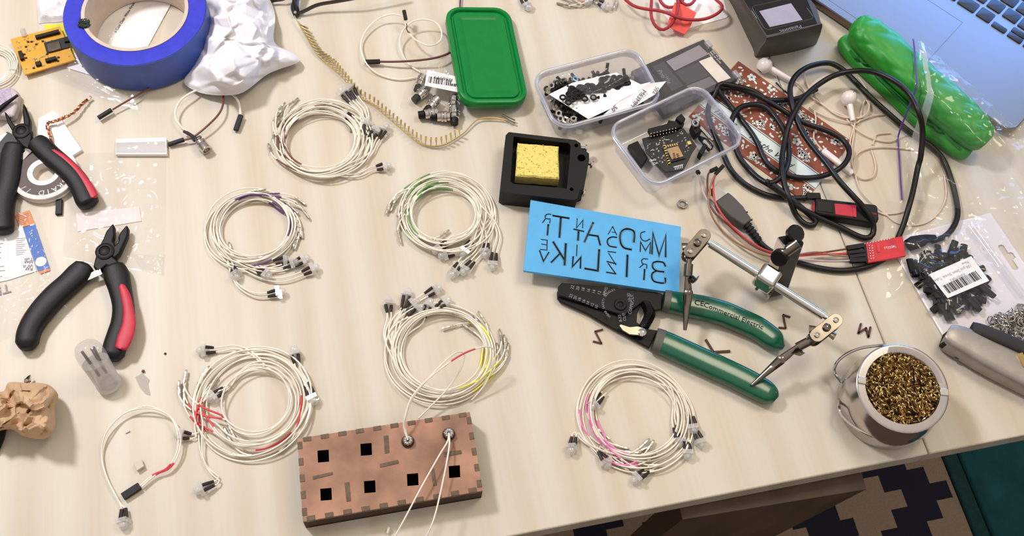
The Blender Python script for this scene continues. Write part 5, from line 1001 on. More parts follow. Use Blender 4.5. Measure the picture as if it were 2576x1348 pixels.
cable(t, [(2345, 606, 6), (2375, 596, 5), (2398, 572, 5), (2409, 540, 4), (2405, 500, 3), (2392, 450, 3), (2372, 400, 3), (2345, 370, 5), (2320, 352, 4), (2286, 330, 4), (2250, 299, 6), (2214, 267, 7.5), (2180, 235, 7.5), (2150, 204, 7), (2128, 182, 7), (2106, 166, 8), (2080, 158, 9), (2036, 167, 11), (2004, 188, 13), (1988, 218, 13), (1990, 252, 13), (2001, 292, 12), (2020, 335, 12), (2048, 374, 14), (2080, 412, 17), (2112, 456, 18), (2150, 497, 17), (2172, 521, 14), (2190, 545, 12), (2198, 572, 6), (2194, 592, 4), (2180, 599, 3), (2158, 594, 3), (2116, 573, 4), (2055, 545, 6), (2011, 521, 9), (1976, 493, 10), (1941, 468, 9), (1910, 450, 6), (1886, 428, 3), (1860, 396, 3), (1845, 353, 4), (1838, 318, 8.5), (1845, 292, 9.5), (1861, 271, 9), (1890, 263, 7), (1920, 267, 6), (1944, 287, 5), (1963, 313, 6), (1976, 338, 7), (1984, 372, 8), (1983, 405, 8), (1973, 434, 11), (1953, 455, 11), (1935, 462, 11)], 2.5)
# usb plug, helper frame
A, B = V(*k5([(410, 440)])[0], 7), V(*k5([(680, 715)])[0], 7); d = (B-A).normalized(); sd = Vector((-d.y, d.x, 0)); L_ = (B-A).length
bd_ = [(-.001, 7.2), (.004, 8), (L_*.55, 8), (L_*.72, 6.6), (L_*.9, 5.6), (L_, 4.2)]
t.part('usb_plug', MB().prism([A+d*x-sd*w_*mm-UP*.0045 for x, w_ in bd_]+[A+d*x+sd*w_*mm-UP*.0045 for x, w_ in bd_[::-1]], [A+d*x-sd*w_*mm+UP*.0045 for x, w_ in bd_]+[A+d*x+sd*w_*mm+UP*.0045 for x, w_ in bd_[::-1]]), 'device_grey', bevel=.0012)
t.part('usb_contact', MB().box(A-d*.0065, d*.0062, sd*.0060, UP*.0022), 'chrome', bevel=.0003, label='flat bright metal USB shell')
m = MB(); C2 = V(*k5([(785, 850)])[0], 6)
prof = [(.0034, 0)]; dl = (C2-B).length+.004
for k in range(5): z0 = dl*k/5; prof += [(.0042-.0002*k, z0+.0002), (.0042-.0002*k, z0+dl*.12), (.0029, z0+dl*.13), (.0029, z0+dl*.19)]
m.lathe(B, C2-B, prof, 14); t.part('strain_relief', m, 'black_plastic'); 
for a, b in (((640, 585), (690, 572)), ((655, 630), (692, 622)), ((700, 665), (738, 655))): t.part('moulded_tab', MB().tube(pxs(k5([a, b]), 7), .0008, 6), 'black_plastic')
P = pxs([(2285, 617, 7), (2297, 611, 7), (2318, 606, 7), (2332, 600, 7), (2352, 600, 6)]); t.part('micro_plug', MB().loft(P, [5.2*mm, 5.8*mm, 5.2*mm, 3.4*mm, 3*mm], [3.4*mm, 3.8*mm, 3.6*mm, 3*mm, 2.8*mm], 14), 'black_plastic')
t = T('charging_cable', 'black cable doubled back at the clear tub, its thin end at the flash drive', 'cable', V(1860, 330))
cable(t, u_([(1040, 1145, 5), (900, 1155, 2.7), (760, 1150, 2.6), (620, 1118, 3), (470, 1035, 3), (370, 930, 3), (320, 830, 3), (280, 740, 2.6), (230, 620, 2.6), (192, 500, 2.6), (200, 420, 3), (240, 350, 6), (262, 300, 9), (275, 262, 10), (310, 252, 10), (380, 268, 9), (460, 283, 8), (560, 315, 7), (660, 378, 7), (780, 382, 6), (900, 370, 5.2), (990, 325, 5.6), (1048, 296, 5.6)]), 2.4)
cable(t, u_([(262, 275, 9), (290, 335, 7), (350, 410, 3.4), (450, 530, 3), (540, 650, 4), (590, 740, 4), (625, 830, 4), (680, 905, 4), (770, 955, 4), (900, 992, 4), (1050, 990, 4), (1190, 945, 10.5), (1280, 870, 11), (1305, 780, 9), (1250, 690, 7), (1120, 620, 7.5), (960, 565, 8), (850, 505, 7), (700, 410, 8), (560, 335, 6), (400, 285, 6), (290, 290, 7), (262, 275, 9)]), 2.4)
t.part('thin_connector', MB().box(V(2046, 494, 6), Vector((.006, .001, 0)), Vector((-.0005, .003, 0)), UP*.0016), 'black_plastic', bevel=.0005)
# --- earphones
t = T('earphones', 'tangled white wired earphones between the floral card and the zip bag', 'earphones', V(2080, 300))
def bud(c, stem, hole):
    C_, S_ = V(*c), V(*stem); m = MB(); d = (S_-C_).normalized(); ax = (V(*hole)-C_).normalized(); r = .0072
    m.lathe(C_, ax, [(.0002, -r), (r*.5, -r*.86), (r*.86, -r*.5), (r, 0), (r*.92, r*.4), (r*.72, r*.78), (r*.5, r*.98), (r*.46, r*.96)], 22); b = t.part('earbud', m, 'earphone', smooth=60)
    t.part('stem', MB().tube([C_+d*.003, C_+d*.008, S_], [.0030, .0029, .0024], 12), 'earphone', parent=b); t.part('speaker_mesh', MB().lathe(C_+ax*r*.955, ax, [(r*.46, 0), (.0002, .0002)], 16, (False, True)), 'black_plastic', parent=b)
    for k in (1,): q = C_+(UP*.8+Vector((.2, .3, 0))).normalized()*r*.985; t.part('vent_slot', MB().box(q, Vector((.0010, .0014, 0)), Vector((.0003, -.0002, 0)), UP*.0002), 'spool_grey', parent=b)
bud((1924, 164, 8), (1992, 203, 5), (1905, 185, 3)); bud((2135, 248, 9), (2146, 304, 5), (2158, 225, 12))
ew = lambda l, h=2: wire(t, l, .75, 'earphone_wire', 'cord')
ew(u_([(850, 210, 4), (900, 250, 3), (985, 340, 2), (1070, 400, 2), (1180, 470, 2), (1300, 515, 3), (1390, 522, 4), (1450, 480, 4), (1462, 420, 4), (1440, 380, 4)])); ew(u_([(1345, 520, 4), (1350, 560, 3), (1330, 640, 2), (1310, 720, 2), (1320, 850, 2), (1350, 960, 2), (1380, 1060, 2), (1440, 1150, 2), (1540, 1240, 2)])+[(2225, 535, 1.5), (2250, 557, 1.2), (2285, 567, 1.2), (2330, 560, 1.2), (2365, 530, 1.2), (2380, 490, 1.2), (2375, 440, 1.2)])
ew(u_([(950, 160, 3), (975, 260, 2), (1050, 360, 2)])+[(2070, 262, 2), (2100, 286, 2), (2130, 296, 3), (2160, 296, 3), (2180, 285, 3), (2187, 262, 3), (2180, 225, 3), (2160, 195, 2)])
ew([(2196, 243, 1.2), (2180, 247, 2), (2168, 270, 2), (2164, 300, 2), (2150, 310, 3), (2100, 300, 3), (2070, 290, 2), (2035, 270, 2)]); ew([(2130, 300, 2), (2160, 330, 2), (2200, 350, 2), (2240, 356, 2), (2260, 345, 2)]); ew([(2240, 285, 2), (2200, 290, 2), (2165, 303, 2), (2150, 312, 2), (2148, 340, 1.5), (2142, 380, 1.5), (2146, 430, 1.5)])
ew([(2240, 334, 1.5), (2205, 338, 1.5), (2200, 350, 1.5), (2195, 364, 1.5)]); ew([(2145, 432, 3), (2168, 450, 2), (2195, 445, 2), (2203, 420, 2), (2198, 395, 1.5), (2192, 378, 2)]); ew([(2150, 440, 2), (2148, 405, 2), (2160, 384, 2), (2190, 372, 2), (2240, 370, 2), (2310, 378, 1.5)]); ew(u_([(1030, 470, 3), (1042, 530, 3), (1030, 620, 3), (1025, 690, 3), (1060, 740, 4), (1090, 775, 5)])); ew([(2232, 542, 1.2), (2200, 530, 1.2), (2228, 538, 1.2), (2262, 535, 1.2), (2285, 525, 1.2)])
A, B = V(2069, 378, 6), V(2145, 437, 4); d = B-A; sd = Vector((-d.y, d.x, 0)).normalized(); t.part('remote', MB().loft([A, A+d*.05, A+d*.95, B], [2*mm, 2.9*mm, 2.9*mm, 2*mm], [1.2*mm, 2*mm, 2*mm, 1.2*mm], 14), 'earphone', smooth=60)
# --- flash drive
t = T('flash_drive', 'black and red slider USB flash drive under the black cable', 'flash drive', V(2128, 530))
kq = lambda l, h0, h1: MB().poly(k5(l), h0, h1)
bo = t.part('body', kq([(1420, 428), (1440, 420), (2070, 490), (2095, 510), (2110, 640), (2095, 680), (2040, 690), (1450, 590), (1425, 560)], .5, 10), 'black_plastic', bevel=.0014)
t.part('red_slider', kq([(1630, 478), (1865, 498), (1868, 628), (1640, 595)], 9.6, 10.4), 'red_grip', parent=bo, label='red thumb slider', bevel=.0004); t.part('slider_ridge', kq([(1820, 494), (1865, 498), (1868, 628), (1835, 622)], 10.3, 11.2), 'red_grip', parent=bo, bevel=.0004); t.part('end_cap', kq([(1402, 470), (1422, 440), (1425, 570), (1412, 560)], 2, 8), 'red_grip', parent=bo); t.part('ridge_panel', kq([(1440, 450), (1600, 468), (1610, 580), (1445, 555)], 9.8, 10.5), 'rubber_black', parent=bo, bevel=.0003)
text(t, 'SanDisk', k5([(1975, 592)])[0], k5([(2070, 600)])[0], .0028, 10.1, 'red_grip', parent=bo)
# --- red serial board with jumper leads
t = T('serial_adapter', 'red serial adapter board plugged to the black micro USB plug', 'circuit board', V(2205, 628))
rq = k5([(1965, 905), (2365, 830), (2400, 1045), (1990, 1120)]); rb_ = t.part('board', MB().poly(rq, 5.5, 8), 'pcb_red', bevel=.0003); m = MB()
for i in range(9): m.lathe(V(*k5([(1985+i*30, 908-i*5.6)])[0], 8), UP, [(.0007, 0), (.0005, .0004), (.0001, .0005)], 8)
for i in range(6): m.lathe(V(*k5([(1998+i*4, 940+i*28)])[0], 8), UP, [(.0009, 0), (.0006, .001), (.0001, .0012)], 8); m.lathe(V(*k5([(2035+i*3, 935+i*27)])[0], 8), UP, [(.0007, 0), (.0005, .0004), (.0001, .0005)], 8)
t.part('solder_pads', m, 'solder', parent=rb_); t.part('chip', MB().poly(k5([(2080, 915), (2110, 910), (2125, 1000), (2095, 1005)]), 8, 8.6), 'mark_red', parent=rb_); text(t, 'FT232RL', k5([(2170, 975)])[0], k5([(2280, 955)])[0], .0030, 8.1, 'paper', parent=rb_)
t.part('header_block', MB().poly(k5([(1945, 925), (1968, 918), (1995, 1110), (1970, 1118)]), 5.3, 8.4), 'black_plastic')
for i, (a, b, w_, h) in enumerate((((1950, 935), (1760, 965), 1.4, 7), ((1955, 1000), (1770, 1022), 1.4, 7), ((1965, 1035), (1785, 1052), 1.4, 7), ((1970, 1090), (1790, 1098), 1.4, 7))):
    conn(t, k5([a])[0], k5([b])[0], h, h, w_+.7, 1.5)
for pts, mm_ in (([(1770, 968, 6), (1500, 1010, 6), (1300, 1030, 8), (1100, 1045, 8.5), (900, 1010, 8.5), (700, 900, 9), (560, 780, 6), (400, 640, 11), (320, 560, 13), (270, 440, 13), (255, 280, 10), (265, 160, 11), (300, 125, 12), (350, 110, 12)], 'brown_wire'),
    ([(1775, 1020, 6), (1450, 1030, 6), (1200, 1045, 8.5), (940, 1005, 9), (760, 920, 9.5), (600, 800, 9), (480, 680, 11), (400, 580, 12), (340, 460, 12), (320, 330, 12), (325, 220, 12), (345, 170, 12)], 'red_wire'),
    ([(1785, 1052, 6), (1600, 1035, 6), (1450, 1005, 6), (1300, 1020, 8), (1100, 1060, 8), (850, 1030, 8), (600, 920, 6), (430, 790, 5), (330, 660, 10), (275, 520, 12.5), (270, 380, 13), (310, 230, 13), (345, 165, 12)], 'tan_wire'),
    ([(1790, 1095, 7), (1600, 1105, 7), (1300, 1085, 8), (1050, 1060, 8), (800, 985, 7.5), (620, 880, 4), (450, 720, 5), (340, 560, 11.5), (240, 420, 12), (190, 300, 11), (170, 200, 6), (155, 160, 5)], 'grey_wire')):
    wire(t, k5(pts), .85, mm_)
conn(t, k5([(340, 165)])[0], k5([(430, 70)])[0], 12, 14, 1.5); conn(t, k5([(285, 135)])[0], k5([(365, 95)])[0], 12, 13, 1.5); conn(t, k5([(145, 130)])[0], k5([(165, 160)])[0], 5, 6, 1.5)
# --- green scaly silicone tool, clear zip bag over it
t = T('silicone_handle', 'bright green scaly silicone handle cover half inside the clear zip bag', 'handle cover', V(2290, 210))
def jaw(pts, ws, hs, sc, name):
    P = cr(pxs(pts), 14); n_ = len(P); W = [w_[0] for w_ in cr([Vector((w_, 0, 0)) for w_ in ws], 14)]; Hh = [w_[0] for w_ in cr([Vector((w_, 0, 0)) for w_ in hs], 14)]
    m = MB().loft(P, [w_*mm for w_ in W], [h*mm for h in Hh], 64, 2.6); k = 64
    if sc:
        for j in range(n_):
            for q in range(k):
                v = m.v[j*k+q]; c = P[j]; a = j*.30; b = q*.3125; s = abs(math.sin(a+b))*abs(math.sin(a-b)); s = s**.4; d = v-c
                if v.z > c.z: m.v[j*k+q] = c+d*(1+.11*s)
    return t.part(name, m, 'tool_green', smooth=180)
up_ = jaw([(2146, 62, 28), (2160, 72, 28), (2200, 108, 28), (2290, 190, 28), (2380, 268, 28), (2440, 322, 26), (2470, 350, 24), (2480, 360, 23)], (6, 13, 17, 17.5, 17.5, 16, 13, 8), (6, 12, 14, 14, 14, 13, 10, 6), True, 'upper_half')
lo_ = jaw([(2118, 98, 8), (2132, 112, 8), (2170, 150, 8), (2250, 222, 8), (2330, 300, 8), (2400, 358, 8), (2432, 378, 8), (2442, 384, 8)], (5, 9.5, 12, 13, 13, 12.5, 10, 6), (5, 7.5, 7.8, 7.8, 7.8, 7.8, 7, 5), False, 'lower_half')
zg = [(2140, 125, 15.6), (2152, 140, 16), (2165, 144, 16), (2175, 155, 16), (2190, 158, 16), (2196, 170, 16), (2205, 185, 16), (2225, 205, 15.5), (2260, 240, 15.5), (2300, 280, 15.5), (2340, 308, 15.8), (2352, 312, 16), (2362, 325, 16), (2378, 328, 16), (2390, 345, 15.8), (2415, 370, 14)]
t.part('seam', MB().tube(cr(pxs([(x-2, y+3, h+1.6) for x, y, h in zg]), 3), .0013, 6), 'tool_dark', parent=lo_, label='dark zigzag seam between the halves'); t.part('hole', MB().lathe(V(2465, 320, 31.5), (.3, .1, 1), [(.0024, -.002), (.0024, .0006), (.0014, .0007), (.0002, .0002)], 16), 'tool_dark', parent=up_)
AXs = [Vector((a.x, a.y, TZ)) for a in cr(pxs([(2140, 70), (2280, 190), (2370, 268), (2468, 362)], 26), 6)]
def tool_h(p):
    q = Vector((p.x, p.y, TZ)); dmin = min((q-Vector((a.x, a.y, TZ))).length for a in AXs); return 45*sm(1.75-dmin/.023) if dmin < .04 else 0
t = T('zip_bag', 'clear zip bag with a purple line covering the lower end of the green handle', 'bag', V(2420, 400))
ZQ = [(2243, 174), (2350, 182), (2640, 440), (2262, 505)]
def zpt(u, v):
    Q = [V(2243, 172, 0), V(2356, 182, 0), V(2650, 580, 0), V(2262, 512, 0)]
    return Q[0]*(1-u)*(1-v)+Q[1]*u*(1-v)+Q[2]*u*v+Q[3]*(1-u)*v
CB = cr(pxs([(2412, 560), (2405, 500), (2392, 450), (2372, 400), (2346, 372), (2322, 352)], 3), 5)
def ztop(u, v):
    v = 1-v; p = zpt(u, v); e = sm(edge01(u, v)/.06); lo_c = V(2548, 333, 13); lx_c = (V(2056, 0, 13)-lo_c).normalized(); lb_c = (p-lo_c).dot(Vector((lx_c.y, -lx_c.x, 0))); la_c = (p-lo_c).dot(lx_c); h = max(tool_h(p), 1.2, 15*sm((lb_c*1000+9)/8)*sm((la_c*1000+14)/10))+e*(2.5+2.2*crease(p, 38, 61)+2*N(p, 14, 5)); h = max(h, 8.5*sm(2.2-min((Vector((p.x-a.x, p.y-a.y, 0))).length for a in CB)/.006)); return Vector((p.x, p.y, TZ+h*mm))
t.part('film', MB().grid(ztop, 90, 90), 'bag_clear')
m = MB()
for u0, u1 in ((.10, .16),):
    m.grid(lambda u, v: ztop(u0+(u1-u0)*u, .03+.93*v)+UP*.0006, 3, 60)
t.part('zip_strip', m, 'bag_seal'); t.part('zip_line', MB().tube([ztop(.012, k/50)+UP*.0006 for k in range(1, 50)], [(.0005, .0008)]*49, 6), 'purple_seal', label='purple zip line')
solo('clear_bag_tail', 'crumpled clear plastic end past the tip of the green handle at the right border', 'bag', bag([(2440, 318), (2500, 300), (2650, 420), (2600, 470)], 14, 6, 45, 77, 40, 30), 'bag_clear', V(2540, 380))
solo('plastic_film', 'flat crinkled clear film between the red board and the white tube bag', 'film', bag([(2225, 505), (2400, 515), (2640, 600), (2230, 760)], 2.5, 2.4, 45, 91, 60, 50), 'bag_clear', V(2330, 560))
# --- bag of black shrink tube
t = T('shrink_tube_bag', 'white-backed zip bag of black tubing with a barcode label at the right border', 'bag', V(2420, 690))
w1 = lambda l: zz(l, 2240, 520, 3.5476)
HB = [(2230, 606), (2490, 537), (2650, 776), (2372, 850)]
Qh = [V(x, y, 0) for x, y in HB]
def hb(u, v): return Qh[0]*(1-u)*(1-v)+Qh[1]*u*(1-v)+Qh[2]*u*v+Qh[3]*(1-u)*v
def inv(px):
    P_ = V(*px, 0); best = min(((hb(i/40, j/40)-P_).length, i/40, j/40) for i in range(41) for j in range(41)); return best[1:]
hc = inv(w1([(1045, 458)])[0]); hu = inv(w1([(985, 378)])[0]); hd = inv(w1([(1110, 540)])[0])
def hskip(u, v):
    v = 1-v; p = hb(u, v); a, b = hb(*hu), hb(*hd); tt = max(0, min(1, (p-a).dot(b-a)/(b-a).length_squared)); return (p-(a+(b-a)*tt)).length < .0030 or (p-hb(*hc)-Vector((.003, .002, 0))).length < .0034
m = MB().grid(lambda u, v: Vector((hb(u, 1-v).x, hb(u, 1-v).y, TZ+(1.2+.8*N(hb(u, 1-v), 30, 4))*mm)), 110, 100, hskip); t.part('backing', m, 'bag_white')
tubes = []; rt_ = random.Random(21); pol = w1([(125, 490), (240, 440), (370, 395), (640, 310), (690, 370), (800, 520), (885, 690), (925, 780), (780, 900), (620, 915), (480, 1015), (430, 965), (300, 760)])
def inside(p, poly):
    c = False
    for i in range(len(poly)):
        (x1, y1), (x2, y2) = poly[i], poly[i-1]
        if (y1 > p[1]) != (y2 > p[1]) and p[0] < (x2-x1)*(p[1]-y1)/(y2-y1)+x1: c = not c
    return c
xs, ys = [p[0] for p in pol], [p[1] for p in pol]
while len(tubes) < 110:
    p = (rt_.uniform(min(xs), max(xs)), rt_.uniform(min(ys), max(ys)))
    if inside(p, pol) and all(inside((p[0]+dx, p[1]+dy), pol) for dx, dy in ((9, 0), (-9, 0), (0, 8), (0, -8))): tubes.append((V(p[0], p[1], rt_.uniform(3, 8)), (rt_.uniform(-.3, .3), rt_.uniform(-.3, .3), rt_.uniform(0, 6.28))))
m = MB(); m.tube([(-.007, 0, 0), (.007, 0, 0)], [(.0014, .0030), (.0014, .0030)], 10)
one('shrink_tube', 'short black shrink-tube piece inside the barcode-labelled white bag', 'tube', m, 'black_gloss', tubes, 'black tube pieces in the white zip bag')
t.part('front_film', MB().grid(lambda u, v: Vector((hb(u, 1-v).x, hb(u, 1-v).y, TZ+(2.4+8.5*sm(edge01(u, v)/.16)*sm((1-u)*3.2)+2.2*crease(hb(u, 1-v), 40, 9)*sm(edge01(u, v)/.1))*mm)), 80, 70), 'bag_clear')
zs = t.part('zip_strip', MB().grid(lambda u, v: (lambda p: Vector((p.x, p.y, TZ+(5+1.4*math.sin(u*6.28))*mm)))(V(*in_quad(w1([(655, 205), (720, 160), (1190, 800), (1120, 830)]), u, 1-v), 0)), 6, 20), 'bag_seal', label='pressed zip ridges')
lb = t.part('label', MB().poly(w1([(345, 602), (722, 440), (882, 660), (512, 815)]), 11.8, 12.3), 'paper', smooth=0)
wb = lambda x, y: w1([(x, y)])[0]+(12.3,)
barcode(t, wb(465, 705), wb(762, 570), wb(520, 775), 0, 'near_black', lb, 8, 40)
for s, a, b, sz in (('New', (690, 482), (640, 500), .0034), ('150 pcs 2mm Shrink Tube', (715, 512), (390, 650), .0036), ('X0007NK2', (660, 590), (545, 640), .0034)): text(t, s, wb(*a), wb(*b), sz, 12.4, 'ink_pale', parent=lb)
# --- jump rings, knife
m = MB(); m.torus((0, 0, 0), UP, .0031, .0006, 18, 6); rj = random.Random(3); sp = []
while len(sp) < 120:
    x, y = rj.uniform(2488, 2620), rj.uniform(768, 905)
    if inside((x, y), [(2490, 808), (2520, 785), (2576, 768), (2620, 765), (2620, 905), (2576, 862), (2540, 850), (2500, 838)]): sp.append((V(x, y, rj.uniform(2.5, 9)), (rj.uniform(-1.1, 1.1), rj.uniform(-1.1, 1.1), rj.random()*3)))
one('jump_ring', 'small silver jump ring in the heap behind the grey utility knife', 'ring', m, 'chrome', sp, 'silver jump rings heaped at the right border')
t = T('utility_knife', 'grey metal utility knife with black grip at the right border', 'knife', V(2470, 900))
kp = [(2376, 845, 10), (2392, 852, 11), (2430, 868, 11), (2480, 895, 11), (2540, 925, 11), (2660, 985, 11), (2760, 1040, 11)]; P = cr(pxs(kp), 5); W = [w_[0] for w_ in cr([Vector((w_, 0, 0)) for w_ in (7.5, 10.5, 12.5, 13.5, 14, 14, 14)], 5)]
bo = t.part('body', MB().loft(P, [w_*mm for w_ in W], [9.5*mm]*len(P), 20, 4.2), 'knife_grey', smooth=50, bevel=.0008)
P = cr(pxs([(2440, 828, 15), (2470, 835, 17), (2520, 855, 18), (2600, 890, 18), (2740, 950, 18)]), 5); t.part('grip', MB().loft(P, [2.5*mm]+[6*mm]*(len(P)-1), [2.5*mm]+[5*mm]*(len(P)-1), 14, 3), 'knife_grip', parent=bo, smooth=60, label='black ribbed grip')
t.part('blade_slot', MB().box(V(2376, 855, 11), Vector((.0012, -.0010, 0)), Vector((.0018, .0052, 0)), UP*.004), 'near_black', parent=bo); t.part('button', MB().box(V(2572, 905, 20.6), P[3]*0+Vector((.002, .001, 0)), Vector((-.002, .005, 0)), UP*.0012), 'brass', parent=bo); t.part('rivet', MB().lathe(V(2406, 900, 6), (-.4, -.8, .3), [(.0022, -.002), (.0020, .001), (.0002, .0016)], 12), 'steel', parent=bo)
# --- brass wool tin
t = T('tip_cleaner', 'round steel tip-cleaner tin filled with brass wool near the table edge', 'tin', V(2215, 1030))
ci, co = V(2216, 1022, 0), V(2271, 975, 40); axv = (co-ci).normalized(); axv = (UP*.93+axv*.25+Vector((-.07, -.13, 0))).normalized()
def ring3(c, ax, r, n=56):
    u = Vector((1, 0, 0)); u = (u-ax*u.dot(ax)).normalized(); w_ = ax.cross(u); return [c+u*math.cos(2*math.pi*k/n)*r+w_*math.sin(2*math.pi*k/n)*r for k in range(n)]
rb0, rt0 = 113*MPP(2216, 1022), 108*MPP(2271, 975)*.955; RG = []
for f, k in ((0, .86), (.03, .97), (.12, 1.0), (.3, 1.03), (.5, 1.05), (.7, 1.02), (.86, .96), (.93, .945), (.95, 1.0), (.985, 1.02), (1.0, 1.0), (1.005, .97), (1.0, .83), (.97, .80), (.80, .79), (.75, .78)):
    fc = min(f, 1.0); c = ci*(1-fc)+co*fc; c.z = max(c.z, TZ+.0005); ax = (UP*(1-fc)+axv*fc).normalized(); RG.append(ring3(c, ax, (rb0*(1-fc)+rt0*fc)*k))
ti = t.part('tin', MB().rings(RG, True, True), 'tin_steel', smooth=50)
for a in (math.radians(178), math.radians(2)):
    u = ring3(co+axv*.0008, axv, rt0*.905, 360)[int(math.degrees(a)) % 360]; q = (u-co).normalized(); t.part('rim_notch', MB().box(u-axv*.0006, q*rt0*.095, axv.cross(q)*.0028, axv*.0011), 'chrome', parent=ti, bevel=.0005)
m = MB(); rw = random.Random(9); uu = Vector((1, 0, 0)); uu = (uu-axv*uu.dot(axv)).normalized(); ww = axv.cross(uu)
for i in range(620):
    r = rt0*.78*math.sqrt(rw.random()); a = rw.uniform(0, 6.283); c = co+(uu*math.cos(a)+ww*math.sin(a))*r-axv*(rw.uniform(.0018, .008)-.004*(1-(r/rt0)**2)); d1 = Vector((rw.gauss(0, 1), rw.gauss(0, 1), rw.gauss(0, .5))).normalized(); e1_ = d1.orthogonal().normalized(); e2_ = d1.cross(e1_); cr_ = rw.uniform(.0010, .0022)
    m.tube([c+e1_*cr_*math.cos(k*.9)+e2_*cr_*math.sin(k*.9)+d1*(k-5)*.0006 for k in range(11)], [(.00014, .00042)]*11, 4)
bw = t.part('brass_wool', m, 'brass', kind='stuff', smooth=60); t.part('wool_bed', MB().rings([ring3(co-axv*.009, axv, rt0*.79), ring3(co-axv*.0072, axv, rt0*.76)]), 'burnt', parent=ti)
lw = lambda l: zz(l, 2000, 780, 2.373)
for l in ([(540, 208, 34), (490, 212, 33), (400, 225, 29), (320, 255, 24), (260, 300, 19), (235, 350, 14), (243, 385, 10), (275, 430, 12), (288, 455, 13), (285, 500, 10), (265, 535, 7), (264, 590, 14), (290, 640, 14), (362, 700, 15), (455, 748, 17), (560, 774, 19), (635, 776, 21), (655, 760, 22)], ):
    t.part('wire_stand', MB().tube(cr(pxs(lw(l)), 8), .0012, 8), 'chrome', label='bent bright wire foot around the tin')
# --- device with a screen
t = T('handheld_meter', 'dark grey handheld device with a small pale screen, left of the laptop', 'device', V(1960, 80))
tp_ = pxs([(1855, -30), (1868, 0), (1926, 92), (1936, 95), (2058, 64), (2067, 55), (2040, -3), (1955, -35)], 46); bt_ = pxs([(1825, -30), (1846, 22), (1893, 120), (1912, 145), (2040, 118), (2052, 90), (2030, 15), (1925, -30)], 0); mid = [p*.5+q*.5+Vector((0, -.001, 0)) for p, q in zip(tp_, bt_)]
nf = lambda r: cr(r, 4, True)
m = MB().rings([nf(bt_)[::-1], nf(mid)[::-1], [p-UP*.003 for p in nf(tp_)[::-1]], [p*.97+(sum(tp_, Vector())/8)*.03 for p in nf(tp_)[::-1]]]); bo = t.part('body', m, 'device_grey', smooth=50)
t.part('front_glass', MB().poly([(1866, -18), (1874, 2), (1930, 87), (2057, 58), (2030, -6), (1990, -50)], 45.5, 46.6), 'black_gloss', parent=bo, bevel=.0005); t.part('screen', MB().poly([(1910, 28), (1990, 8), (2019, 50), (1937, 68)], 46.6, 46.8), 'lcd', parent=bo, label='pale lilac screen')
m = MB(); m.tube(pxs([(1985, -8), (1966, 0), (1897, 15), (1892, 20), (1922, 70), (1932, 75), (2012, 56), (2042, 47), (2046, 42), (2030, 20)], 46.7), .0004, 4); t.part('screen_outline', m, 'cuff_grey', parent=bo); text(t, 'Panasonic', (2014, 62, 46.8), (1972, 73, 46.8), .0056, 46.8, 'shadow_grey', parent=bo)
# --- red cable, tag and paper
solo('white_note', 'white folded paper under the red cable at the far edge', 'paper', MB().poly([(1642, -40), (1660, 22), (1680, 48), (1706, 78), (1738, 70), (1826, 45), (1832, 40), (1810, -40)], .2, .6), 'paper', V(1740, 20))
t = T('coral_tag', 'folded coral-red tag tied to the red cable', 'tag', V(1710, 50))
cq = pxs([(1697, 6, 12), (1714, 10, 15), (1752, 32, 13), (1737, 66, 8), (1722, 86, 5), (1702, 78, 7), (1688, 70, 9), (1680, 58, 9)]); t.part('tag', MB().add(cq+[p-UP*.0006 for p in cq], [tuple(range(7, -1, -1)), tuple(range(8, 16))]+[(i, (i+1) % 8, 8+(i+1) % 8, 8+i) for i in range(8)]), 'coral', smooth=0)
c3 = lambda l: zz(l, 1540, 0, 8.05)
t = T('red_cable', 'red braided cable bundle looping at the far edge, right of the salmon-marked coil', 'cable', V(1720, 20))
for l in ([(200, -80, 10), (300, 20, 11), (420, 110, 12), (560, 160, 12), (760, 195, 13), (940, 215, 15), (1120, 265, 17), (1290, 340, 17), (1450, 390, 15), (1650, 405, 13), (1850, 390, 13), (2020, 335, 14), (2150, 260, 15), (2230, 170, 15), (2210, 90, 14), (2120, 10, 12), (2050, -60, 10)], [(800, -100, 9), (795, 60, 11), (785, 250, 12), (810, 400, 11), (880, 530, 9), (980, 600, 8), (1080, 590, 8), (1180, 510, 10), (1260, 390, 14), (1310, 250, 16), (1330, 80, 15), (1310, -80, 12)], [(940, -60, 6), (1000, 60, 6), (1100, 140, 6), (1220, 150, 7), (1330, 100, 8), (1420, 30, 8), (1450, -60, 8)], [(1350, -60, 9), (1400, 30, 9), (1490, 100, 9), (1580, 90, 9), (1660, 20, 8), (1690, -60, 8)]):
    cable(t, c3(l), 1.5, 'cable_red')
# --- laptop
t = T('laptop', 'silver laptop with black keys at the upper right corner, lit bluish by its own screen', 'laptop', V(2548, 333))
lo = V(2548, 333, 13); lx = V(2056, 0, 13)-lo; lx.normalize(); ly = Vector((lx.y, -lx.x, 0))
def LP(a, b, z): return lo+lx*a*mm+ly*b*mm+UP*(z*mm)
def lrr(a0, a1, b0, b1, r, z): return rrect(LP((a0+a1)/2, (b0+b1)/2, z), lx, ly, (a1-a0)*mm, (b1-b0)*mm, r*mm, 6)
ba_ = t.part('base', MB().rings([[p for p in lrr(3, 322, 3, 222, 9, -11)], lrr(.5, 324.5, .5, 224.5, 11, -4), lrr(0, 325, 0, 225, 12, -.8), lrr(.4, 324.6, .4, 224.6, 12, 0)]), 'aluminium', smooth=40)
rm_ = t.part('base_edge', MB().rings([lrr(1.2, 323.8, 1.2, 223.8, 11, -9), lrr(-.3, 325.3, -.3, 225.3, 12, -6), lrr(-.3, 325.3, -.3, 225.3, 12, -1.6)], False, False), 'alu_edge', parent=ba_)
m = MB()
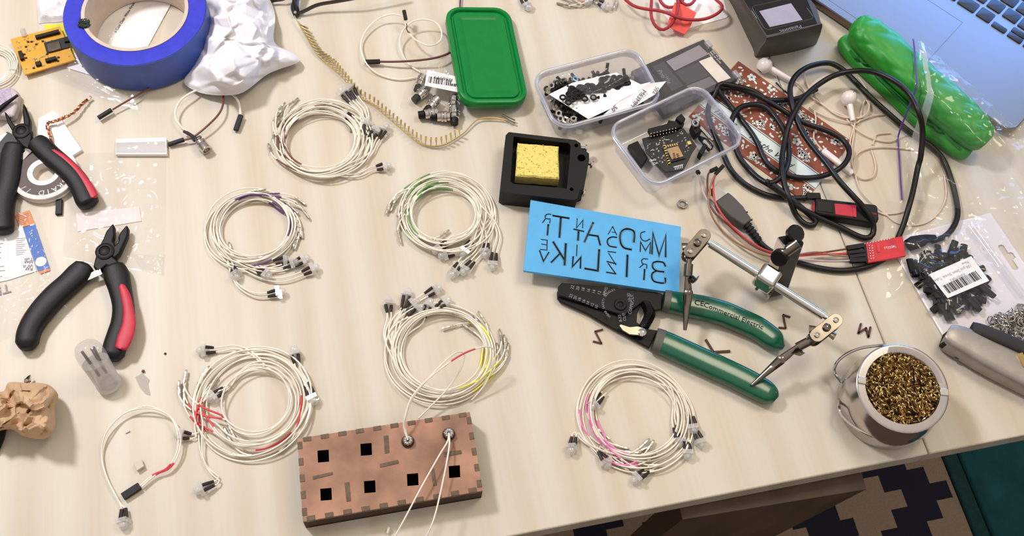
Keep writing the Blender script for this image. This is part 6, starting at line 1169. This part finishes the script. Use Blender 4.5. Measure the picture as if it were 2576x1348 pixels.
for a0, a1, b0, b1 in ((98.6, 99.0, 8, 79.5), (206, 206.4, 8, 79.5), (98.6, 206.4, 79.1, 79.5), (98.6, 206.4, 8, 8.4)): m.prism([LP(a, b, .02) for a, b in ((a0, b0), (a1, b0), (a1, b1), (a0, b1))], [LP(a, b, .08) for a, b in ((a0, b0), (a1, b0), (a1, b1), (a0, b1))])
t.part('trackpad_outline', m, 'cuff_grey', parent=ba_, smooth=0)
px_ = 17.3
def key(a, b, w_, d_): t.part('key', MB().rings([lrr(a-w_/2, a+w_/2, b-d_/2, b+d_/2, 1.6, .05), lrr(a-w_/2, a+w_/2, b-d_/2, b+d_/2, 1.6, .9), lrr(a-w_/2+.3, a+w_/2-.3, b-d_/2+.3, b+d_/2-.3, 1.5, 1.2)]), 'key', smooth=40)
kx0 = 27.5
for r in range(6):
    b = 103.5+r*16.6+(1.5 if r else 0)
    if r == 0:
        for i, (a, w_, d_, bb) in enumerate(((kx0+8, 14.8, 7, 99.5), (kx0+25.3, 14.8, 7, 99.5), (kx0+25.3, 14.8, 7, 107.5), (kx0+42.6, 14.8, 7, 99.5), (kx0+59.9, 14.8, 14, 103.5), (kx0+79, 18.5, 14, 103.5))): key(a, bb, w_, d_)
        key(kx0+138, 96, 103.5-0, 14) if False else key(kx0+137, 103.5, 93, 14); continue
    off = [0, 17, 9, 4, 0, 0][r]; n_ = 13
    if r == 1: key(kx0+16, b, 31, 14)
    if r == 2: key(kx0+14, b, 25, 14)
    for i in range(n_):
        a = kx0+8+(33 if r == 1 else 27 if r == 2 else 0)+i*px_
        if a < 300: key(a, b, 14.8, 14 if r < 5 else 7)
# screen: hinged at the rear edge, leaning back, its picture gives the blue light
hv = (ly*math.sin(math.radians(16))+UP*math.cos(math.radians(16))); hn = hv.cross(lx).normalized()
if hn.dot(-ly) < 0: hn = -hn
sc_o = LP(162.5, 222, 2)
t.part('lid', MB().box(sc_o+hv*.108-hn*.003, lx*.1615, hv*.106, hn*.0022), 'aluminium', bevel=.0015)
em = bpy.data.materials.new('screen_glow'); em.use_nodes = True; e_ = em.node_tree.nodes['Principled BSDF']; e_.inputs['Base Color'].default_value = (.02, .02, .03, 1); e_.inputs['Emission Color'].default_value = (.16, .40, 1.0, 1); e_.inputs['Emission Strength'].default_value = 10.0; MATS['screen_glow'] = em
t.part('screen', MB().box(sc_o+hv*.110+hn*.0001, lx*.150, hv*.098, hn*.0004), 'screen_glow')
